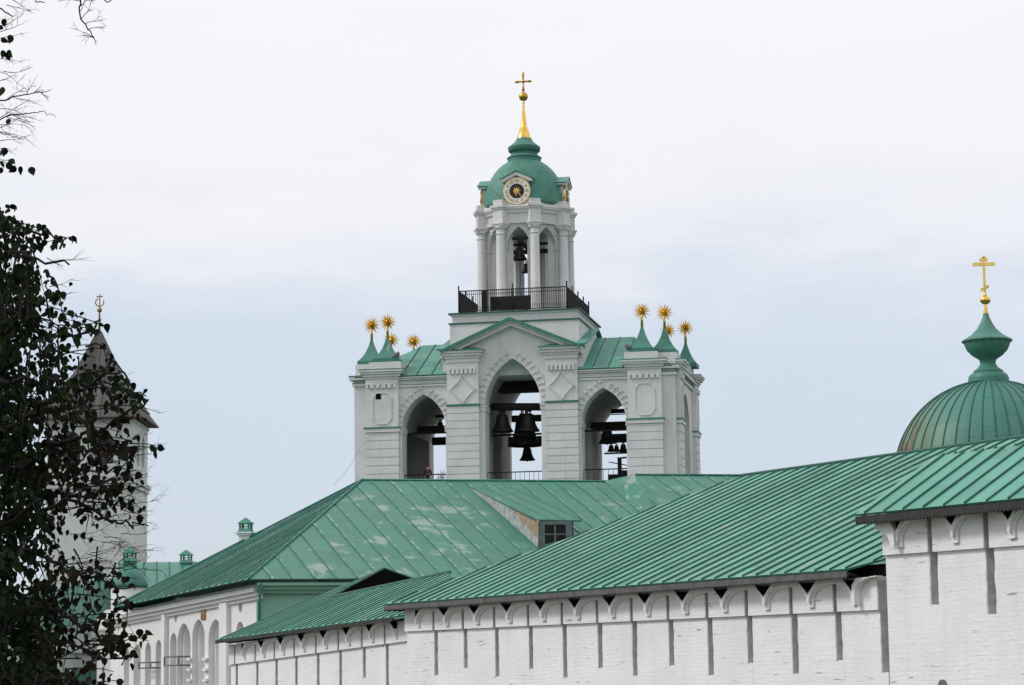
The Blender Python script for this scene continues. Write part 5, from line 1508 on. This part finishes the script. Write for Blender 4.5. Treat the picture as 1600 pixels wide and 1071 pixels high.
# ================================================================== TREE
def build_tree():
    rnd = random.Random(11)
    Y0 = 16.0
    base = at(-190, 800, Y0); base.z = 0
    t = thing('tree', 'dark leafy tree with thin bare twigs filling the left edge', 'tree', base)
    trunk = [Vector((base.x + .05 * math.sin(z * 2), base.y + .06 * math.cos(z * 1.5), z)) for z in [0, .6, 1.2, 1.9, 2.6, 3.3, 4.0, 4.8, 5.6, 6.4]]
    mb = MB(); mb.tube(trunk, [.24, .19, .17, .16, .145, .13, .11, .09, .06, .03], 12)
    tk = mb.build('trunk', M['bark'], t)
    nodes = []   # (pos, radius)
    br = MB()
    def limb(pts, r0, r1, n=6, wig=.02):
        P = [Vector(p) for p in pts]; out = []
        for i in range(len(P) - 1):
            for k in range(n):
                q = lerp(P[i], P[i + 1], k / n)
                if i or k: q = q + Vector((rnd.gauss(0, wig), rnd.gauss(0, wig), rnd.gauss(0, wig)))
                out.append(q)
        out.append(P[-1]); m_ = len(out)
        rad = [r0 + (r1 - r0) * (k / (m_ - 1)) ** .8 for k in range(m_)]
        br.tube(out, rad, 6)
        for q, r_ in zip(out, rad): nodes.append((q, r_))
        return out
    def T(z): # trunk point at height
        return Vector((base.x, base.y, z))
    A = lambda x, y, Y: at(x, y, Y)
    limb([T(4.3), A(-60, 470, 15.5), A(10, 396, 15.2), A(108, 414, 15)], .030, .006)
    limb([T(4.0), A(-60, 560, 16.5), A(40, 520, 16.6), A(120, 530, 16.4), A(158, 500, 16.3)], .030, .006)
    limb([T(3.6), A(-50, 690, 15.4), A(57, 646, 15), A(120, 600, 14.8), A(186, 580, 14.7)], .034, .006)
    limb([T(3.3), A(-20, 760, 15.8), A(60, 722, 15.6), A(85, 696, 15.6), A(150, 672, 15.5), A(232, 624, 15.4)], .034, .006)
    limb([T(3.1), A(-60, 790, 16.6), A(52, 770, 16.5), A(104, 771, 16.5), A(150, 805, 16.3), A(190, 815, 16.2), A(232, 822, 16.1)], .030, .004)
    limb([T(3.0), A(-60, 830, 15.2), A(60, 800, 15), A(150, 770, 15), A(205, 745, 15)], .030, .005)
    limb([T(2.7), A(-60, 900, 15.5), A(0, 945, 15.3), A(90, 952, 15.2), A(150, 990, 15), A(190, 1040, 15)], .030, .006)
    limb([T(2.9), A(-40, 850, 16.3), A(60, 862, 16.1), A(130, 900, 16), A(200, 920, 16), A(258, 1002, 15.9)][:5], .026, .004)
    limb([T(2.5), A(-60, 960, 16.3), A(30, 990, 16.3), A(110, 1010, 16.2), A(175, 1020, 16)], .026, .006)
    limb([T(2.3), A(-60, 1010, 15.2), A(20, 1040, 15.1), A(110, 1065, 15)], .026, .006)
    limb([T(5.0), A(-60, 330, 15.8), A(-10, 350, 15.6), A(60, 362, 15.4), A(95, 376, 15.4)], .026, .004)
    limb([T(4.1), A(-40, 600, 14.6), A(40, 590, 14.4), A(100, 600, 14.3), A(140, 640, 14.3)], .026, .006)
    limb([T(3.7), A(-40, 650, 17.3), A(40, 640, 17.5), A(120, 655, 17.6), A(180, 690, 17.6)], .026, .006)
    # bare branches reaching into the sky, upper left
    limb([T(5.2), A(-40, 180, 15.5), A(0, 158, 15.4), A(45, 147, 15.3), A(80, 140, 15.2)], .010, .0018, wig=.006)
    limb([T(5.1), A(-40, 205, 15.5), A(0, 184, 15.6), A(40, 178, 15.6), A(66, 173, 15.6), A(88, 184, 15.6)], .008, .0015, wig=.006)
    limb([T(5.0), A(-40, 215, 15.5), A(0, 208, 15.5), A(30, 215, 15.5), A(48, 212, 15.5)], .007, .0015, wig=.005)
    limb([T(5.7), A(-40, 20, 15.3), A(0, 14, 15.3), A(20, 26, 15.3)], .008, .004, wig=.004)
    limb([T(5.0), A(-40, 235, 15.3), A(0, 252, 15.3), A(22, 260, 15.3)], .006, .002, wig=.004)
    # the branch that hangs in from the top edge
    limb([T(6.2), A(-60, -150, 15), A(60, -110, 15), A(124, -20, 15), A(127, 30, 15), A(147, 60, 15)], .013, .0035, wig=.005)
    limb([A(60, -110, 15), A(64, -20, 15), A(56, 3, 15), A(70, 4, 15)], .007, .003, wig=.003)
    limb([A(100, -60, 15), A(150, -12, 15), A(168, 4, 15), A(178, -4, 15)], .006, .003, wig=.003)
    def twig(p0, d, L, r, depth, out, droop=.12):
        n = 5; pts = [p0]; dd = d.normalized()
        for k in range(n):
            dd = (dd + Vector((rnd.gauss(0, .16), rnd.gauss(0, .16), rnd.gauss(0, .16) - droop * .4))).normalized(); pts.append(pts[-1] + dd * L / n)
        br.tube(pts, [r * (1 - .75 * k / n) for k in range(n + 1)], 4, cap=False)
        out.append(pts)
        if depth > 0:
            for k in range(rnd.randint(2, 4)):
                i = rnd.randint(1, n - 1); sd_ = Vector((rnd.gauss(0, 1), rnd.gauss(0, .6), rnd.gauss(0, .8))).normalized()
                twig(pts[i], (dd + sd_ * .9), L * rnd.uniform(.35, .6), r * .55, depth - 1, out, droop)
    bare = []
    def bt(x, y, Y, dx, dy, L, r=.0028, dep=2): twig(at(x, y, Y), Vector((dx, rnd.gauss(0, .1), dy)), L, min(r, .0028), dep, bare, 0)
    for x, y, dx, dy, L in ((42, 148, .3, 1, .14), (50, 147, .6, .5, .12), (60, 143, 1, -.4, .10), (20, 152, 1, -.2, .2), (10, 156, .8, .6, .16), (0, 184, 1, .45, .24), (5, 184, 1, .2, .24), (10, 183, 1, -.3, .2), (20, 180, 1, -.5, .15),
                            (0, 200, 1, .35, .2), (0, 206, 1, -.15, .22), (0, 220, 1, .1, .14), (0, 232, 1, 0, .12), (5, 112, 1, -.1, .18), (-10, 110, 1, -.05, .22), (-5, 128, 1, -.05, .16),
                            (0, 50, 1, .4, .2), (-5, 40, 1, .15, .25), (0, 60, 1, .3, .16), (10, 8, 1, -.5, .2), (20, 0, 1, -.4, .15), (0, 92, 1, .0, .16), (0, 250, 1, -.3, .12), (0, 170, 1, .1, .25), (-10, 196, 1, .0, .25)):
        bt(x, y, 15.4, dx, dy, L)
    for x, y, dx, dy, L in ((127, 30, 1, .9, .16), (132, 38, 1, .5, .14), (138, 46, .9, .3, .12), (147, 58, -1, .0, .12), (146, 60, -.8, .5, .14), (147, 60, .3, -1, .05), (126, 18, .4, 1, .12), (126, 10, .8, 1, .14), (124, 2, -1, .1, .15)):
        bt(x, y, 15, dx, dy, L, .003)
    # bare twig tangle right of the leaves
    for _ in range(70):
        y = rnd.uniform(700, 900); x = rnd.uniform(95, 195); bt(x, y, rnd.uniform(15, 16.5), 1, rnd.gauss(.02, .35), rnd.uniform(.12, .3), .0032, 2)
    for _ in range(26):
        y = rnd.uniform(400, 660); x = rnd.uniform(60, 90 + (y - 400) * .45); bt(x, y, rnd.uniform(15, 16), 1, rnd.gauss(0, .4), rnd.uniform(.1, .25), .003, 1)
    bt(215, 636, 15.4, 1, .0, .16, .004, 1); bt(190, 790, 16.2, 1, .02, .32, .004, 2); bt(200, 822, 16.1, 1, .1, .18, .004, 2); bt(180, 955, 15.5, 1, -.35, .3, .004, 1); bt(200, 715, 15.4, 1, .2, .2, .004, 1)
    xm = [(318, 0), (332, 14), (338, 35), (345, 58), (360, 96), (380, 95), (400, 70), (430, 95), (470, 128), (500, 150), (530, 168), (570, 198), (620, 225), (660, 210), (700, 228), (730, 220), (760, 170), (800, 165), (830, 140), (870, 140), (910, 165), (950, 195), (990, 210), (1030, 200), (1071, 190), (1130, 180)]
    def xmax(y):
        if y < xm[0][0]: return -400
        for (a, b_), (c_, d_) in zip(xm, xm[1:]):
            if a <= y <= c_: return b_ + (d_ - b_) * (y - a) / (c_ - a)
        return 150
    leaves = MB()
    def leaf(p, s, red):
        # broad pointed leaf, folded along its midrib, hanging
        down = Vector((rnd.gauss(0, .55), rnd.gauss(0, .5), -1 + rnd.gauss(0, .45))).normalized()
        side = down.cross(Vector((rnd.gauss(0, .6), 1, rnd.gauss(0, .5)))).normalized(); nn = side.cross(down)
        f_ = rnd.uniform(.0, .35); cv = rnd.uniform(-.15, .3); w_ = rnd.uniform(.62, .95)
        def Q(l, x): return p + (down * l + side * x * w_ + nn * (abs(x) * f_ - cv * l * l)) * s
        mid = [Q(0, 0), Q(.5, 0), Q(1.0, 0), Q(1.18, .0)]
        Lf = [Q(.02, -.22), Q(.22, -.46), Q(.45, -.50), Q(.62, -.43), Q(.80, -.30), Q(.97, -.14)]
        Rt = [Q(.02, .22), Q(.22, .46), Q(.45, .50), Q(.62, .43), Q(.80, .30), Q(.97, .14)]
        leaves.mesh([mid[0], mid[1], mid[3]] + Lf + Rt, [(0, 1, 5, 4, 3), (1, 2, 8, 7, 6, 5), (0, 9, 10, 11, 1), (1, 11, 12, 13, 14, 2)], red)
    npos = [q for q, r_ in nodes]
    made = 0; tries = 0
    for _ in range(900):       # dense heart of the crown beside the trunk
        y = rnd.uniform(400, 1130); x = rnd.triangular(-330, 95 + 25 * math.sin(y * .02), -20)
        end = at(x, y, rnd.uniform(15.5, 18.6))
        for k in range(rnd.randint(6, 9)):
            leaf(end + Vector((rnd.gauss(0, .07), rnd.gauss(0, .08), rnd.gauss(0, .07))), rnd.uniform(.042, .066), 0)
        s0 = min(npos[::3], key=lambda q: (q - end).length); s0 = s0 if (s0 - end).length < .45 else end + (s0 - end).normalized() * .4
        br.tube([s0, lerp(s0, end, .5) + Vector((0, 0, .03)), end], [.006, .004, .002], 4, cap=False)
    while made < 1450 and tries < 40000:
        tries += 1
        y = rnd.uniform(325, 1130); xx = xmax(y)
        x = rnd.uniform(-330, xx)
        edge = (xx - x) / max(40., xx)
        if x > 0 and rnd.random() > min(1, .24 + edge ** 1.6 * 1.5): continue
        if x < -60 and rnd.random() < .45: continue
        # holes of sky
        hsh = math.sin(x * .045 + y * .021) * math.sin(y * .037 - x * .02) + .5 * math.sin(x * .09 + 1.3) * math.sin(y * .08)
        if x > 10 and hsh > .32 and rnd.random() < .85: continue
        Y = rnd.uniform(14.0, 18.2); end = at(x, y, Y)
        bi_ = min(range(0, len(npos), 2), key=lambda i: (npos[i] - end).length + (0.25 if npos[i].x > end.x else 0)); s0 = npos[bi_]
        L = (end - s0).length
        if L > .34: s0 = end + (s0 - end).normalized() * .30; L = .30
        m1_ = lerp(s0, end, .5) + Vector((0, 0, L * .12)) + Vector((rnd.gauss(0, .03), rnd.gauss(0, .03), rnd.gauss(0, .03)))
        pts = [s0, lerp(s0, m1_, .55) + Vector((0, 0, .02)), m1_, lerp(m1_, end, .5) + Vector((0, 0, .01)), end]
        br.tube(pts, [.0075, .006, .005, .0035, .002], 4, cap=False)
        nl = rnd.randint(5, 10)
        for k in range(nl):
            q = lerp(pts[3], end, rnd.uniform(-1.0, 1.05)) + Vector((rnd.gauss(0, .034), rnd.gauss(0, .05), rnd.gauss(0, .032)))
            red = 1 if (y > 640 and x > 70 and rnd.random() < .35) else 0
            leaf(q, rnd.uniform(.026, .054), red)
        made += 1
    for (x, y) in ((95, 375), (62, 360), (80, 366), (118, 495), (160, 520), (150, 505), (166, 512), (175, 600), (190, 590), (205, 612), (222, 618), (229, 620), (195, 690), (215, 735), (228, 742), (236, 700), (245, 697), (207, 690), (190, 770), (208, 798), (216, 790), (150, 690), (222, 795),
                   (225, 995), (232, 1002), (210, 990), (184, 960), (205, 1032), (178, 1050), (214, 905), (200, 890), (196, 945), (150, 560), (165, 545), (180, 640), (200, 655), (185, 675), (170, 715), (200, 720), (160, 740), (185, 750), (175, 790), (205, 760), (190, 1010), (215, 1015), (195, 1065)):
        end = at(x, y, rnd.uniform(15, 16.2)); s0 = end + Vector((-.3, rnd.gauss(0, .1), rnd.uniform(-.1, .12)))
        pts = [s0, lerp(s0, end, .4) + Vector((0, 0, .015)), lerp(s0, end, .8) + Vector((0, 0, .012)), end]
        br.tube(pts, [.005, .004, .003, .002], 4, cap=False)
        for k in range(rnd.randint(4, 8)):
            leaf(lerp(s0, end, rnd.uniform(.2, 1.05)) + Vector((rnd.gauss(0, .03), rnd.gauss(0, .05), rnd.gauss(0, .03))), rnd.uniform(.038, .06), 1 if y > 640 and rnd.random() < .4 else 0)
    for (x, y) in ((18, 61), (2, 66), (20, 255), (6, 85), (10, 88), (14, 84), (4, 142), (12, 192), (8, 237), (3, 240), (2, 258), (10, 262), (25, 267), (32, 266), (48, 267), (3, 268), (14, 256), (13, 332), (18, 325), (5, 36), (4, 47)):
        leaf(at(x, y - 6, 15.3), rnd.uniform(.045, .065), 0)
    # the rest of the crown, beyond the frame, carried by limbs of its own
    for k in range(16):
        a = math.pi * (.35 + 1.3 * rnd.random()); z0 = 2.4 + 3.6 * k / 16; L = rnd.uniform(1.3, 2.3) * (1 - .35 * (z0 - 2.4) / 3.6)
        d = Vector((math.cos(a), math.sin(a) * rnd.choice((-1, 1)) * .8, .45)).normalized()
        P = [Vector((base.x, base.y, z0)), Vector((base.x, base.y, z0)) + d * L * .5, Vector((base.x, base.y, z0)) + d * L + Vector((0, 0, -.1))]
        lp = limb(P, .045, .006, n=5)
        for _ in range(34):
            q0 = rnd.choice(lp[2:]); e_ = q0 + Vector((rnd.gauss(0, .28), rnd.gauss(0, .28), rnd.gauss(-.03, .24)))
            if e_.x > base.x + .45: continue
            br.tube([q0, lerp(q0, e_, .5) + Vector((0, 0, .04)), e_], [.006, .004, .002], 4, cap=False)
            for _k in range(6): leaf(lerp(q0, e_, rnd.uniform(.45, 1.05)) + Vector((rnd.gauss(0, .05), rnd.gauss(0, .05), rnd.gauss(0, .05))), rnd.uniform(.045, .07), 0)
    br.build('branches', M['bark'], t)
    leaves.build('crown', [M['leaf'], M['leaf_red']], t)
    print('twigs', made, 'leaf faces', len(leaves.f))
build_tree()
